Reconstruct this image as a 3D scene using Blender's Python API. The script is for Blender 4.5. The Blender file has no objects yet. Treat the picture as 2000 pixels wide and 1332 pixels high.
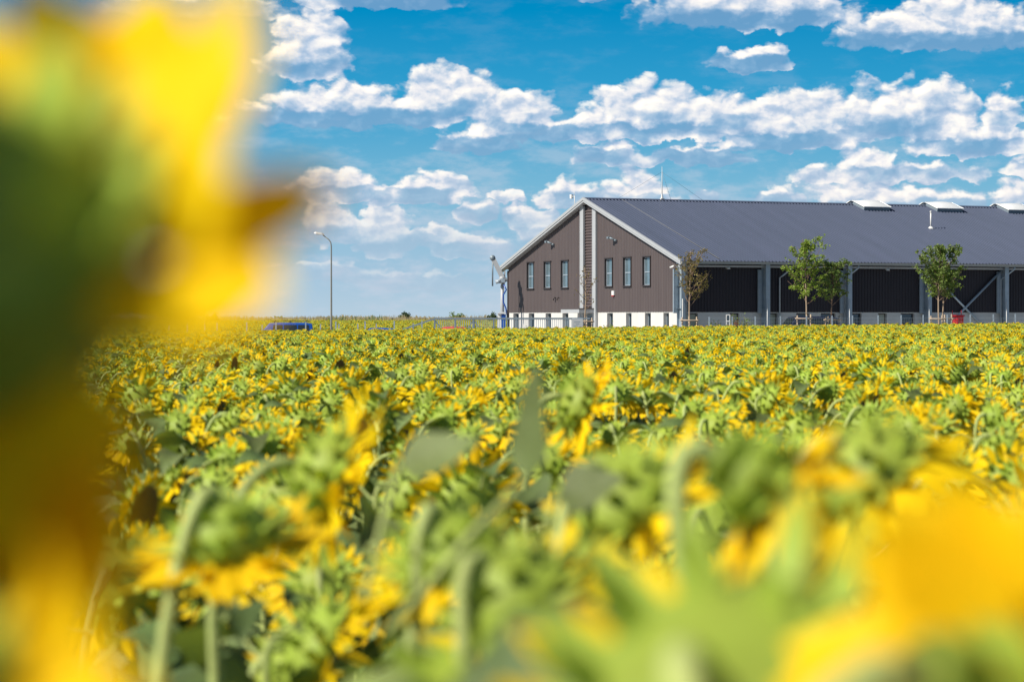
import bpy, math, random
import numpy as np
from mathutils import Vector, Matrix, Euler, noise as mnoise
R = math.radians
sc = bpy.context.scene
COL = sc.collection
FPX = 5100.0            # focal length in photograph pixels (2000 px wide frame)
CAMZ = 2.0
HZ = 622.0              # the photograph's horizon row

# ------------------------------------------------------------------ camera
cd = bpy.data.cameras.new('camera'); cam = bpy.data.objects.new('camera', cd); COL.objects.link(cam)
cam.location = (0, 0, CAMZ); cam.rotation_euler = (R(90), 0, 0)
cd.sensor_width = 36; cd.lens = FPX / 2000 * 36
cd.shift_y = -(666 - HZ) / 2000
cd.clip_start = 0.02; cd.clip_end = 20000
cd.dof.use_dof = True; cd.dof.focus_distance = 150; cd.dof.aperture_fstop = 5.4
sc.camera = cam
sc.cycles.use_denoising = True
sc.cycles.max_bounces = 8; sc.cycles.transparent_max_bounces = 8
sc.cycles.sample_clamp_indirect = 8
sc.view_settings.view_transform = 'Standard'; sc.view_settings.look = 'None'
sc.view_settings.exposure = 0.25; sc.view_settings.gamma = 1

# ------------------------------------------------------------------ sun
L = Vector((-1.0, -0.56, 1.0)).normalized()
sd = bpy.data.lights.new('sun', 'SUN'); sd.energy = 5.0; sd.angle = R(0.5); sd.color = (1.0, 0.93, 0.82)
so = bpy.data.objects.new('sun', sd); COL.objects.link(so)
so.rotation_euler = (-L).to_track_quat('-Z', 'Y').to_euler()
so.location = (-40, -25, 60)

# ------------------------------------------------------------------ world: sky with cumulus
w = bpy.data.worlds.new('World'); sc.world = w; w.use_nodes = True
w.cycles.sampling_method = 'MANUAL'; w.cycles.sample_map_resolution = 512
NT = w.node_tree; NT.nodes.clear()

class G:
    """tiny node-writing helper"""
    def __init__(s, nt): s.nt = nt
    def n(s, t, **k):
        nd = s.nt.nodes.new(t)
        for a, b in k.items(): setattr(nd, a, b)
        return nd
    def l(s, a, b): s.nt.links.new(a, b)
    def put(s, sock, v):
        if isinstance(v, bpy.types.NodeSocket): s.l(v, sock)
        elif v is not None: sock.default_value = v
    def m(s, op, a, b=None, c=None, clamp=False):
        nd = s.n('ShaderNodeMath', operation=op, use_clamp=clamp)
        for i, v in enumerate((a, b, c)): s.put(nd.inputs[i], v)
        return nd.outputs[0]
    def v(s, op, a, b=None, c=None):
        nd = s.n('ShaderNodeVectorMath', operation=op)
        for i, v in enumerate((a, b, c)):
            if v is not None: s.put(nd.inputs[i], v)
        return nd.outputs[0]
    def rng(s, x, a, b, c=0.0, d=1.0, smooth=True):
        nd = s.n('ShaderNodeMapRange'); nd.interpolation_type = 'SMOOTHSTEP' if smooth else 'LINEAR'
        s.put(nd.inputs[0], x)
        for i, q in enumerate((a, b, c, d)): s.put(nd.inputs[1 + i], q)
        return nd.outputs[0]
    def mix(s, f, a, b):
        nd = s.n('ShaderNodeMix', data_type='RGBA')
        s.put(nd.inputs[0], f); s.put(nd.inputs[6], a); s.put(nd.inputs[7], b)
        return nd.outputs[2]
    def xyz(s, x, y, z=0.0):
        nd = s.n('ShaderNodeCombineXYZ')
        for i, q in enumerate((x, y, z)): s.put(nd.inputs[i], q)
        return nd.outputs[0]
    def sep(s, vec):
        nd = s.n('ShaderNodeSeparateXYZ'); s.l(vec, nd.inputs[0]); return nd.outputs
    def noise(s, vec, scale, detail=4, rough=0.55, lac=2.0, dist=0.0, dim='3D'):
        nd = s.n('ShaderNodeTexNoise', noise_dimensions=dim); s.l(vec, nd.inputs['Vector'])
        nd.inputs['Scale'].default_value = scale; nd.inputs['Detail'].default_value = detail
        nd.inputs['Roughness'].default_value = rough; nd.inputs['Lacunarity'].default_value = lac
        nd.inputs['Distortion'].default_value = dist
        return nd.outputs['Fac']
    def ramp(s, x, stops):
        nd = s.n('ShaderNodeValToRGB'); s.l(x, nd.inputs[0]); e = nd.color_ramp.elements
        while len(e) < len(stops): e.new(0.5)
        for q, (p, c) in zip(e, stops): q.position = p; q.color = (*c, 1)
        return nd.outputs[0]

def srgb(r, g, b):
    f = lambda c: ((c / 255 + .055) / 1.055) ** 2.4 if c > 10 else c / 255 / 12.92
    return (f(r), f(g), f(b))

VA, VB, FA, SB, K1, K2 = 1.05, .53, 1.15, .66, .58, .70
# clouds as (azimuth centre, base, half width, height) in hundredths of a radian, read from the sky
CL = [(600,134,95,128),(700,236,250,74),(880,218,120,92),(740,14,180,50),(1160,6,42,16),(1470,44,225,95),
      (1840,90,215,88),(1445,135,78,33),(1512,130,36,42),(1000,252,110,80),(1260,244,150,90),(1210,268,330,46),
      (1420,250,90,68),(1560,255,130,84),(1700,258,130,96),(1810,262,110,110),(1948,246,48,70),(925,290,90,36),
      (1190,318,80,44),(1350,316,115,30),(1520,286,155,36),(1900,302,135,54),(1680,348,80,64),(1730,354,200,34),
      (2010,338,80,34),(650,380,95,56),(845,384,85,50),(740,392,190,30),(1110,400,68,56),(1245,400,85,72),
      (930,426,44,38),(1015,424,52,32),(990,388,48,20),(645,464,66,70),(750,484,64,98),(1060,490,60,60),
      (1525,402,62,42),(1690,416,150,66),(1830,412,100,56),(1990,416,80,62),(1370,392,34,26),(930,496,80,36),(1040,440,70,34),(850,470,50,40),(1240,470,160,60),(820,560,120,34),(640,540,140,30),
      (380,30,200,60),(280,250,170,90),(260,395,180,60),(2250,60,170,60),(2300,250,200,90),(2250,400,220,60),
      (-150,180,220,90),(-200,380,230,60),(450,470,90,50)]
cg = bpy.data.node_groups.new('cloud_density', 'ShaderNodeTree')
cg.interface.new_socket('P', in_out='INPUT', socket_type='NodeSocketVector')
cg.interface.new_socket('S', in_out='OUTPUT', socket_type='NodeSocketFloat')
cg.interface.new_socket('H', in_out='OUTPUT', socket_type='NodeSocketFloat')
g = G(cg); gi = g.n('NodeGroupInput'); go = g.n('NodeGroupOutput')
P = gi.outputs[0]                                    # P in units of 100 photo pixels of angle
wob = g.n('ShaderNodeTexNoise', noise_dimensions='2D'); g.l(g.v('MULTIPLY', P, (1, 1.5, 1)), wob.inputs['Vector'])
wob.inputs['Scale'].default_value = 2.2; wob.inputs['Detail'].default_value = 4; wob.inputs['Roughness'].default_value = .5
off = g.v('MULTIPLY', g.v('SUBTRACT', wob.outputs['Color'], (.5, .5, .5)), (.55, .36, 0))
Pw = g.v('ADD', P, off)
acc = None; pws = g.sep(Pw)
for (cx, by, hw, hh) in CL:
    c0, b0 = (cx - 1000) / 100, (HZ - by) / 100
    sx, sy = 100 / hw, 100 / hh
    # the running value rides in z so that the nodes form one chain
    q = g.v('MULTIPLY_ADD', g.xyz(pws[0], pws[1], 99.0 if acc is None else acc), (sx, sy, 1), (-c0 * sx, -b0 * sy, 0))
    o = g.sep(q)
    yy = g.m('MAXIMUM', o[1], g.m('MULTIPLY', o[1], -4.5 if hh > 40 else -3.0))
    r2 = g.m('MULTIPLY_ADD', yy, yy, g.m('MULTIPLY', o[0], o[0]))
    acc = g.m('SMOOTH_MIN', o[2], r2, 0.15)
# billows: Voronoi hierarchy in a vertically squashed domain
def voro(vec, sc_, det, rough):
    vo = g.n('ShaderNodeTexVoronoi', feature='SMOOTH_F1', voronoi_dimensions='2D'); g.l(vec, vo.inputs['Vector'])
    vo.inputs['Scale'].default_value = sc_; vo.inputs['Detail'].default_value = det
    vo.inputs['Roughness'].default_value = rough; vo.inputs['Smoothness'].default_value = .35
    return vo.outputs['Distance']
Pb = g.v('ADD', g.v('MULTIPLY', P, (1, 1.35, 1)), off)
b1 = voro(Pb, 1.7, 2.5, .45)
fb = g.noise(g.v('MULTIPLY', P, (1, 1.7, 1)), 2.0, 6, .47, dim='2D')
bil = g.m('ADD', g.m('MULTIPLY', g.m('SUBTRACT', VB, b1), VA), g.m('MULTIPLY', g.m('SUBTRACT', fb, .5), FA))
prof = g.m('SUBTRACT', 1.12, acc)
S = g.m('ADD', prof, g.m('MULTIPLY', bil, SB))
H = g.m('ADD', g.m('MULTIPLY', g.m('MAXIMUM', prof, 0.0), .55), bil)
g.l(S, go.inputs[0]); g.l(H, go.inputs[1])

def clear_sky(g, el, P2):
    c = g.ramp(g.m('DIVIDE', el, 8.0), [(0, srgb(178, 200, 216)), (.12, srgb(156, 190, 213)), (.32, srgb(116, 178, 208)),
        (.52, srgb(52, 156, 202)), (.75, srgb(0, 136, 190)), (1, srgb(0, 118, 178))])
    return c
# world: clear sky; the low sky carries the saturated blue of the photograph, higher up the Nishita sky takes over
g = G(NT)
tc = g.n('ShaderNodeTexCoord'); d = g.sep(tc.outputs['Generated'])
hyp = g.m('SQRT', g.m('ADD', g.m('MULTIPLY', d[0], d[0]), g.m('MULTIPLY', d[1], d[1])))
el = g.m('MULTIPLY', g.m('ARCTAN2', d[2], hyp), FPX / 100)
low = clear_sky(g, el, None)
sky = g.n('ShaderNodeTexSky', sky_type='NISHITA'); sky.sun_disc = False
sky.sun_elevation = math.asin(L.z); sky.sun_rotation = math.atan2(L.x, L.y)
sky.air_density = 1.0; sky.dust_density = .6; sky.ozone_density = 2.0
nis = g.v('SCALE', sky.outputs[0]); nis.node.inputs['Scale'].default_value = .061
belowh = g.mix(g.rng(el, -1.0, 0.0), (*srgb(120, 130, 90), 1), low)
fin = g.mix(g.rng(el, 8.0, 14.0), belowh, nis)
bg = g.n('ShaderNodeBackground'); g.l(fin, bg.inputs[0]); bg.inputs[1].default_value = .90
wo = g.n('ShaderNodeOutputWorld'); g.l(bg.outputs[0], wo.inputs[0])

# a far sky dome section carries the cumulus bands
sm = bpy.data.materials.new('cloudy_sky'); sm.use_nodes = True; sm.node_tree.nodes.clear(); sm.cycles.emission_sampling = 'NONE'
g = G(sm.node_tree)
pos = g.v('SUBTRACT', g.n('ShaderNodeNewGeometry').outputs['Position'], (0, 0, CAMZ)); d = g.sep(pos)
hyp = g.m('SQRT', g.m('ADD', g.m('MULTIPLY', d[0], d[0]), g.m('MULTIPLY', d[1], d[1])))
az = g.m('MULTIPLY', g.m('ARCTAN2', d[0], d[1]), FPX / 100)
el = g.m('MULTIPLY', g.m('ARCTAN2', d[2], hyp), FPX / 100)
Pq = g.xyz(az, el, 0.0)
def inst(vec):
    nd = g.n('ShaderNodeGroup'); nd.node_tree = cg; g.l(vec, nd.inputs[0]); return nd.outputs
S0, H0 = inst(Pq)
S1, H1 = inst(g.v('ADD', Pq, (-.09, .12, 0)))
S2, H2 = inst(g.v('ADD', Pq, (.07, -.31, 0)))
bas = g.rng(g.m('SUBTRACT', S2, S0), -1.35, .45)
alpha = g.m('MULTIPLY', g.rng(S0, -.10, .40), g.m('MULTIPLY_ADD', bas, .40, .60))
lit = g.m('ADD', g.m('MULTIPLY', g.m('SUBTRACT', H0, H1), K1), g.m('MULTIPLY_ADD', bas, K2, -.02))
lit = g.rng(lit, -.05, 1.02, 0, 1, False)
ccol = g.ramp(lit, [(0, srgb(128, 164, 200)), (.28, srgb(154, 182, 212)), (.50, srgb(188, 204, 224)), (.70, srgb(230, 231, 236)), (.9, srgb(255, 250, 243)), (1, srgb(255, 253, 248))])
skyc = clear_sky(g, el, None)
wisp = g.rng(g.noise(g.v('MULTIPLY', Pq, (.45, 1.3, 1)), 1.4, 8, .62, dim='2D'), .44, .72)
skyc2 = g.mix(g.m('MULTIPLY', wisp, g.rng(el, 5.5, 1.2, .06, .62)), skyc, (*srgb(192, 204, 220), 1))
hz = g.rng(el, .7, 2.6, .35, 1.0)
warm = g.mix(g.rng(el, 3.6, 1.0), ccol, g.mix(.35, ccol, (*srgb(238, 226, 222), 1)))
edge = g.m('MULTIPLY', g.rng(g.m('ABSOLUTE', az), 22.0, 26.0, 1.0, 0.0), g.rng(el, 7.2, 8.0, 1.0, 0.0))
fin = g.mix(edge, skyc, g.mix(g.m('MULTIPLY', alpha, hz), skyc2, warm))
em = g.n('ShaderNodeEmission'); g.l(fin, em.inputs[0]); em.inputs[1].default_value = .90; mo = g.n('ShaderNodeOutputMaterial'); g.l(em.outputs[0], mo.inputs[0])
RS = 9000.0; V = []; na_, ne = 60, 14
for j in range(ne + 1):
    e = R(-.4 + j * (8.9 + .4) / ne)
    for i in range(na_ + 1):
        a = R(-30 + i * 60 / na_); V.append((RS * math.cos(e) * math.sin(a), RS * math.cos(e) * math.cos(a), CAMZ + RS * math.sin(e)))
me = bpy.data.meshes.new('sky'); me.from_pydata(V, [], [(j * (na_ + 1) + i, j * (na_ + 1) + i + 1, (j + 1) * (na_ + 1) + i + 1, (j + 1) * (na_ + 1) + i) for j in range(ne) for i in range(na_)])
me.materials.append(sm); so_sky = bpy.data.objects.new('sky', me); COL.objects.link(so_sky); so_sky['kind'] = 'structure'

# ------------------------------------------------------------------ helpers
def link(o, parent=None):
    COL.objects.link(o)
    if parent is not None: o.parent = parent
    return o
def tag(o, label=None, cat=None, group=None, kind=None):
    if label: o['label'] = label
    if cat: o['category'] = cat
    if group: o['group'] = group
    if kind: o['kind'] = kind
    return o
def empty(name, loc=(0, 0, 0), rz=0.0):
    o = bpy.data.objects.new(name, None); o.location = loc; o.rotation_euler = (0, 0, rz)
    o.empty_display_size = .3
    return link(o)

class MB:
    def __init__(s): s.v = []; s.f = []; s.mi = []; s.n = 0; s.sm = []
    def add(s, V, F, mi=0, smooth=False):
        V = np.asarray(V, dtype=float).reshape(-1, 3)
        s.v.append(V); s.f += [tuple(int(i) + s.n for i in f) for f in F]
        s.mi += [mi] * len(F); s.sm += [smooth] * len(F); s.n += len(V); return s
    def box(s, x0, x1, y0, y1, z0, z1, mi=0):
        V = [(x, y, z) for x in (x0, x1) for y in (y0, y1) for z in (z0, z1)]
        return s.add(V, [(0, 1, 3, 2), (4, 6, 7, 5), (0, 4, 5, 1), (2, 3, 7, 6), (0, 2, 6, 4), (1, 5, 7, 3)], mi)
    def tube(s, pts, rad, seg=8, mi=0, cap=True):
        pts = [Vector(p) for p in pts]; n = len(pts)
        if not hasattr(rad, '__len__'): rad = [rad] * n
        V = []; up = None
        for i, p in enumerate(pts):
            t = (pts[min(i + 1, n - 1)] - pts[max(i - 1, 0)])
            t = t.normalized() if t.length > 1e-9 else Vector((0, 0, 1))
            if up is None: up = t.orthogonal().normalized()
            up = (up - t * up.dot(t)).normalized() if (up - t * up.dot(t)).length > 1e-6 else t.orthogonal().normalized()
            b = t.cross(up)
            for k in range(seg):
                a = 2 * math.pi * k / seg
                V.append(p + (up * math.cos(a) + b * math.sin(a)) * rad[i])
        F = [(i * seg + k, i * seg + (k + 1) % seg, (i + 1) * seg + (k + 1) % seg, (i + 1) * seg + k)
             for i in range(n - 1) for k in range(seg)]
        if cap: F += [tuple(range(seg))[::-1], tuple((n - 1) * seg + k for k in range(seg))]
        return s.add([tuple(q) for q in V], F, mi, True)
    def bar(s, a, b, wx, wz, mi=0):
        """square bar from a to b"""
        a = Vector(a); b = Vector(b); t = (b - a).normalized()
        side = t.cross(Vector((0, 0, 1)))
        side = side.normalized() if side.length > 1e-4 else Vector((1, 0, 0))
        up = side.cross(t).normalized()
        V = []
        for p in (a, b):
            for sx, sz in ((-1, -1), (1, -1), (1, 1), (-1, 1)):
                V.append(tuple(p + side * sx * wx / 2 + up * sz * wz / 2))
        return s.add(V, [(0, 1, 2, 3), (7, 6, 5, 4), (0, 4, 5, 1), (1, 5, 6, 2), (2, 6, 7, 3), (3, 7, 4, 0)], mi)
    def lathe(s, prof, seg=16, mi=0, c=(0, 0, 0), M=None):
        V = []
        for (r, z) in prof:
            for k in range(seg):
                a = 2 * math.pi * k / seg; V.append((r * math.cos(a) + c[0], r * math.sin(a) + c[1], z + c[2]))
        if M is not None: V = [tuple(M @ Vector(q)) for q in V]
        n = len(prof)
        F = [(i * seg + k, i * seg + (k + 1) % seg, (i + 1) * seg + (k + 1) % seg, (i + 1) * seg + k)
             for i in range(n - 1) for k in range(seg)]
        return s.add(V, F, mi, True)
    def mesh(s, name, mats):
        me = bpy.data.meshes.new(name)
        V = np.concatenate(s.v) if s.v else np.zeros((0, 3))
        me.from_pydata(V.tolist(), [], s.f)
        for m_ in (mats if isinstance(mats, (list, tuple)) else [mats]): me.materials.append(m_)
        me.polygons.foreach_set('material_index', s.mi)
        me.polygons.foreach_set('use_smooth', s.sm)
        me.update(); return me
    def build(s, name, mats, parent=None, loc=None):
        o = bpy.data.objects.new(name, s.mesh(name, mats)); link(o, parent)
        if loc is not None: o.location = loc
        return o

def copy_tree(o, parent=None):
    c = o.copy(); link(c); c.parent = parent
    for ch in list(o.children): copy_tree(ch, c)
    return c

# ------------------------------------------------------------------ materials
def mat(name, col, rough=.6, metal=0.0, spec=.5, var=0.0, vscale=3.0, bump=0.0, bscale=20, transl=0.0, tcol=None, rand=0.0, detail=4, stretch=None):
    m = bpy.data.materials.new(name); m.use_nodes = True; nt = m.node_tree; nt.nodes.clear(); g = G(nt)
    out = g.n('ShaderNodeOutputMaterial'); p = g.n('ShaderNodeBsdfPrincipled')
    p.inputs['Roughness'].default_value = rough; p.inputs['Metallic'].default_value = metal
    p.inputs['Specular IOR Level'].default_value = spec
    c = (*col, 1); cs = None
    tcn = g.n('ShaderNodeTexCoord').outputs['Object']
    if var > 0 or rand > 0:
        hsv = g.n('ShaderNodeHueSaturation'); hsv.inputs['Color'].default_value = c
        val = 1.0; hue = .5
        if var > 0:
            nz = g.noise(g.v('MULTIPLY', tcn, stretch) if stretch else tcn, vscale, detail, .6)
            val = g.rng(nz, .25, .75, 1 - var, 1 + var, False)
            hue = g.rng(nz, .25, .75, .5 - var * .03, .5 + var * .03, False)
        if rand > 0:
            oi = g.n('ShaderNodeObjectInfo').outputs['Random']
            val = g.m('MULTIPLY', val, g.rng(oi, 0, 1, 1 - rand, 1 + rand, False))
            wn = g.n('ShaderNodeTexWhiteNoise', noise_dimensions='1D'); g.l(oi, wn.inputs['W'])
            hue = g.m('ADD', hue, g.rng(wn.outputs[0], 0, 1, -rand * .06, rand * .06, False))
        g.put(hsv.inputs['Value'], val); g.put(hsv.inputs['Hue'], hue); cs = hsv.outputs[0]
        g.l(cs, p.inputs['Base Color'])
    else: p.inputs['Base Color'].default_value = c
    if bump > 0:
        bn = g.n('ShaderNodeBump'); bn.inputs['Strength'].default_value = bump; bn.inputs['Distance'].default_value = .01
        g.l(g.noise(tcn, bscale, 5, .6), bn.inputs['Height']); g.l(bn.outputs[0], p.inputs['Normal'])
    if transl > 0:
        t = g.n('ShaderNodeBsdfTranslucent'); mx = g.n('ShaderNodeMixShader'); mx.inputs[0].default_value = transl
        if cs is not None and tcol is not None:
            mm = g.n('ShaderNodeMix', data_type='RGBA', blend_type='MIX'); mm.inputs[0].default_value = .7
            g.l(cs, mm.inputs[6]); mm.inputs[7].default_value = (*tcol, 1); g.l(mm.outputs[2], t.inputs[0])
        else: t.inputs[0].default_value = (*(tcol or col), 1)
        g.l(p.outputs[0], mx.inputs[1]); g.l(t.outputs[0], mx.inputs[2]); g.l(mx.outputs[0], out.inputs[0])
    else: g.l(p.outputs[0], out.inputs[0])
    return m

M = {}
M['petal'] = mat('petal', (.95, .66, .006), .55, spec=.15, var=.18, vscale=14, transl=.34, tcol=(.98, .58, .0), rand=.10)
M['leaf'] = mat('leaf', (.150, .205, .066), .55, spec=.35, var=.28, vscale=9, bump=.5, bscale=40, transl=.27, tcol=(.26, .36, .02), rand=.32)
M['bract'] = mat('bract', (.33, .43, .055), .55, spec=.3, var=.2, vscale=20, transl=.15, tcol=(.40, .5, .03), rand=.15)
M['stem'] = mat('stem', (.40, .47, .15), .6, spec=.3, var=.15, vscale=25, bump=.4, bscale=90, rand=.12)
M['disc'] = mat('seed_disc', (.20, .11, .02), .8, var=.45, vscale=70, bump=1.0, bscale=160)
M['soil'] = mat('soil', (.10, .075, .045), .95, var=.35, vscale=1.3, bump=.8, bscale=14)
M['clad'] = mat('brown_cladding', (.098, .078, .077), .42, spec=.5, var=.10, vscale=1.0, stretch=(1, 3, .35), detail=6)
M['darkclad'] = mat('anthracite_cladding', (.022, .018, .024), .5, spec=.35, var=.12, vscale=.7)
M['roof'] = mat('roof_sheet', (.074, .090, .138), .36, metal=.0, spec=.5, var=.10, vscale=1.0, stretch=(1.2, .12, .12), detail=6)
M['white'] = mat('white_render', (.62, .61, .585), .75, var=.07, vscale=1.0, bump=.15, bscale=30, stretch=(1, 1.5, .5))
M['panelgrey'] = mat('plinth_panel', (.50, .51, .50), .6, var=.05, vscale=1.2)
M['trim'] = mat('pale_trim', (.40, .42, .44), .45, var=.05, vscale=1.0)
M['steel'] = mat('galvanised_steel', (.33, .40, .46), .45, metal=.25, var=.10, vscale=3)
M['steeld'] = mat('grey_steel', (.20, .25, .29), .5, metal=.2, var=.10, vscale=3)
M['frame'] = mat('dark_frame', (.045, .035, .035), .45)
M['glass'] = mat('window_glass', (.16, .23, .27), .08, metal=.35, spec=.9, var=.25, vscale=1.5)
M['glassd'] = mat('dark_window_glass', (.05, .08, .11), .05, metal=.5, spec=.9, var=.3, vscale=1.0)
M['blind'] = mat('pale_blind', (.30, .33, .27), .3, spec=.7, var=.1, vscale=2)
M['lid'] = mat('skylight_lid', (.78, .80, .80), .35, spec=.5)
M['bark'] = mat('bark', (.20, .13, .09), .85, var=.25, vscale=8, bump=.5, bscale=40)
M['barkl'] = mat('pale_bark', (.36, .27, .19), .8, var=.2, vscale=8)
M['stake'] = mat('stake_wood', (.42, .33, .24), .8, var=.25, vscale=5)
M['tl1'] = mat('olive_tree_leaf', (.21, .165, .05), .5, spec=.4, var=.35, vscale=2.2, transl=.3, tcol=(.3, .27, .02))
M['tl2'] = mat('fresh_tree_leaf', (.24, .33, .05), .5, spec=.4, var=.35, vscale=2.2, transl=.35, tcol=(.34, .5, .03))
M['tl3'] = mat('deep_tree_leaf', (.17, .24, .055), .5, spec=.4, var=.35, vscale=2.2, transl=.3, tcol=(.22, .34, .03))
M['tl4'] = mat('russet_leaf', (.28, .09, .035), .6, var=.3, vscale=3, transl=.2)
M['farleaf'] = mat('far_leaf', (.07, .11, .045), .6, var=.3, vscale=.8, transl=.2, tcol=(.12, .2, .03))
M['dry'] = mat('dry_grass', (.40, .33, .17), .8, var=.3, vscale=.4)
M['drygreen'] = mat('weed_green', (.20, .24, .10), .8, var=.3, vscale=.4)
M['bluepaint'] = mat('blue_paint', (.01, .075, .36), .28, spec=.6)
M['navypaint'] = mat('navy_paint', (.014, .018, .040), .25, spec=.6)
M['redpaint'] = mat('red_paint', (.62, .015, .02), .35, spec=.5)
M['carglass'] = mat('car_glass', (.02, .028, .03), .05, spec=.9)
M['rubber'] = mat('rubber', (.02, .02, .02), .8)
M['plasticw'] = mat('white_plastic', (.72, .72, .70), .4)
M['black'] = mat('black_plastic', (.03, .03, .032), .5)
M['lampgreen'] = mat('lamp_post_steel', (.28, .28, .25), .5, metal=.3)
M['concrete'] = mat('concrete', (.34, .33, .31), .85, var=.12, vscale=1.5)
M['asphalt'] = mat('asphalt', (.055, .055, .058), .9, var=.2, vscale=2.0, bump=.3, bscale=60)
M['orange'] = mat('orange_hose', (.75, .18, .03), .5)
M['lens'] = mat('lamp_lens', (.6, .6, .58), .2)

# ------------------------------------------------------------------ ground
def sstep(a, b, x):
    t = min(1, max(0, (x - a) / (b - a))); return t * t * (3 - 2 * t)
def ground_z(x, y):
    z = max(-.2, min(.30, .0095 * x)) * sstep(35, 125, y) * (1 - sstep(185, 260, y))
    z += .30 * sstep(190, 470, y)
    return z
mb = MB()
xs = [-9000, -3000, -900, -300, -120, -60, -30, -15, 0, 15, 30, 45, 70, 120, 300, 900, 3000, 9000]
ys = [-9000, -1000, -100, -20, 0, 15, 30, 45, 60, 80, 100, 120, 140, 160, 180, 200, 230, 260, 300, 350, 400, 470, 800, 3000, 12000]
V = [(x, y, ground_z(x, y) if abs(x) < 9001 else 0) for y in ys for x in xs]
nx = len(xs)
mb.add(V, [(j * nx + i, j * nx + i + 1, (j + 1) * nx + i + 1, (j + 1) * nx + i) for j in range(len(ys) - 1) for i in range(nx - 1)], 0, True)
tag(mb.build('ground', M['soil']), kind='structure')
# yard behind the fence
mb = MB()
yx = [-60, -30, -15, 0, 15, 30, 45, 70]
yy_ = [144, 155, 165, 175, 186]
V = [(x, y, ground_z(x, y) + .006) for y in yy_ for x in yx]
mb.add(V, [(j * 8 + i, j * 8 + i + 1, (j + 1) * 8 + i + 1, (j + 1) * 8 + i) for j in range(4) for i in range(7)])
tag(mb.build('pavement', M['concrete']), kind='structure')

# ------------------------------------------------------------------ the warehouse
BX, BY = 10.32, 160.0
BA = math.atan2(.421, .907); ca, sa = math.cos(BA), math.sin(BA)
BZ = 0.0
def Yof(px, X=0.0):
    k = (px - 1000) / FPX; bx, by = BX + ca * X, BY + sa * X
    return (bx - by * k) / (sa + ca * k)
def Xof(px, Y=0.0):
    k = (px - 1000) / FPX; bx, by = BX - sa * Y, BY + ca * Y
    return (by * k - bx) / (ca - sa * k)
def Zof(py, X, Y): return CAMZ + (HZ - py) * (BY + sa * X + ca * Y) / FPX - BZ
W = Yof(976); RY = W / 2; RZ = Zof(388, 0, RY); EZ = Zof(509, 0, 0); SL = (RZ - EZ) / RY; LEN = 60.0
def roofz(Y): return EZ + SL * (Y if Y < RY else W - Y)
wh = empty('warehouse', (BX, BY, BZ), BA)
tag(wh, 'long brown clad warehouse with grey ribbed metal roof and white gable base beyond the field', 'warehouse')
GW = 0.35                     # gable wall plane (X)
SW = 0.72                     # side wall plane (Y)
CB = Zof(608.6, 0, 0)         # bottom of the cladding, about 2.4 m

def ribbed(mb, u0, u1, per, depth, place, zlo, zhi, holes=(), duty=.5):
    """vertical trapezoid ribs between u0 and u1; place(u, z, off) gives the point"""
    n = max(1, round((u1 - u0) / per)); p = (u1 - u0) / n
    edges = []
    for i in range(n):
        a = u0 + i * p
        edges += [(a, a + p * (duty - .12), 0.0), (a + p * (duty - .12), a + p * duty, None), (a + p * duty, a + p * .88, depth), (a + p * .88, a + p, None)]
    prev = 0.0
    for k, (a, b, o) in enumerate(edges):
        oa, ob = (o, o) if o is not None else ((0.0, depth) if k % 4 == 1 else (depth, 0.0))
        mid = (a + b) / 2
        segs = [(zlo, None)]
        hs = sorted((h[2], h[3]) for h in holes if h[0] < mid < h[1])
        zs = [zlo]
        for h0, h1 in hs: zs += [h0, h1]
        zs.append(None)
        for q in range(0, len(zs), 2):
            lo, hi = zs[q], zs[q + 1]
            za, zb = (zhi(a), zhi(b)) if hi is None else (hi, hi)
            if min(za, zb) <= lo + 1e-4: continue
            mb.add([place(a, lo, oa), place(b, lo, ob), place(b, zb, ob), place(a, za, oa)], [(0, 1, 2, 3)])

def window(parent, name, plane, a0, a1, z0, z1, depth=.16, glass='glass', mull=True, sill=True, framew=.06):
    """plane 'g' gable (outside is -X at X=GW) or 's' side (outside is -Y at Y=SW); a = along-wall coordinate"""
    def pt(a, z, dep): return (GW + dep, a, z) if plane == 'g' else (a, SW + dep, z)
    def bx(mb, aa, ab, za, zb, d0, d1):
        p, q = pt(aa, za, d0), pt(ab, zb, d1)
        mb.box(min(p[0], q[0]), max(p[0], q[0]), min(p[1], q[1]), max(p[1], q[1]), min(p[2], q[2]), max(p[2], q[2]))
    f = MB(); t = .035
    # surround proud of the wall
    bx(f, a0 - t, a0, z0 - t, z1 + t, -.045, depth); bx(f, a1, a1 + t, z0 - t, z1 + t, -.045, depth)
    bx(f, a0, a1, z1, z1 + t, -.045, depth); bx(f, a0, a1, z0 - t, z0, -.045, depth)
    fo = f.build('window', M['frame'], parent)
    s = MB(); fw = framew
    bx(s, a0 + .002, a0 + fw, z0 + .002, z1 - .002, depth - .06, depth - .01); bx(s, a1 - fw, a1 - .002, z0 + .002, z1 - .002, depth - .06, depth - .01)
    bx(s, a0 + fw, a1 - fw, z1 - fw, z1 - .002, depth - .06, depth - .01); bx(s, a0 + fw, a1 - fw, z0 + .002, z0 + fw, depth - .06, depth - .01)
    if mull:
        zm = z0 + (z1 - z0) * .47
        bx(s, a0 + fw, a1 - fw, zm - .04, zm + .04, depth - .065, depth - .012)
    s.build('sash', M['steel'] if mull else M['frame'], fo)
    pn = MB(); bx(pn, a0 + .001, a1 - .001, z0 + .001, z1 - .001, depth - .03, depth - .015)
    pn.build('pane', M[glass], fo)
    if sill:
        sl = MB(); bx(sl, a0 - .09, a1 + .09, z0 - .075, z0 - t - .002, -.09, 0.02); sl.build('sill', M['frame'], fo)
        sl = MB(); bx(sl, a0 - .09, a1 + .09, z1 + t + .002, z1 + .075, -.07, 0.02); sl.build('lintel', M['frame'], fo)
    return fo

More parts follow.
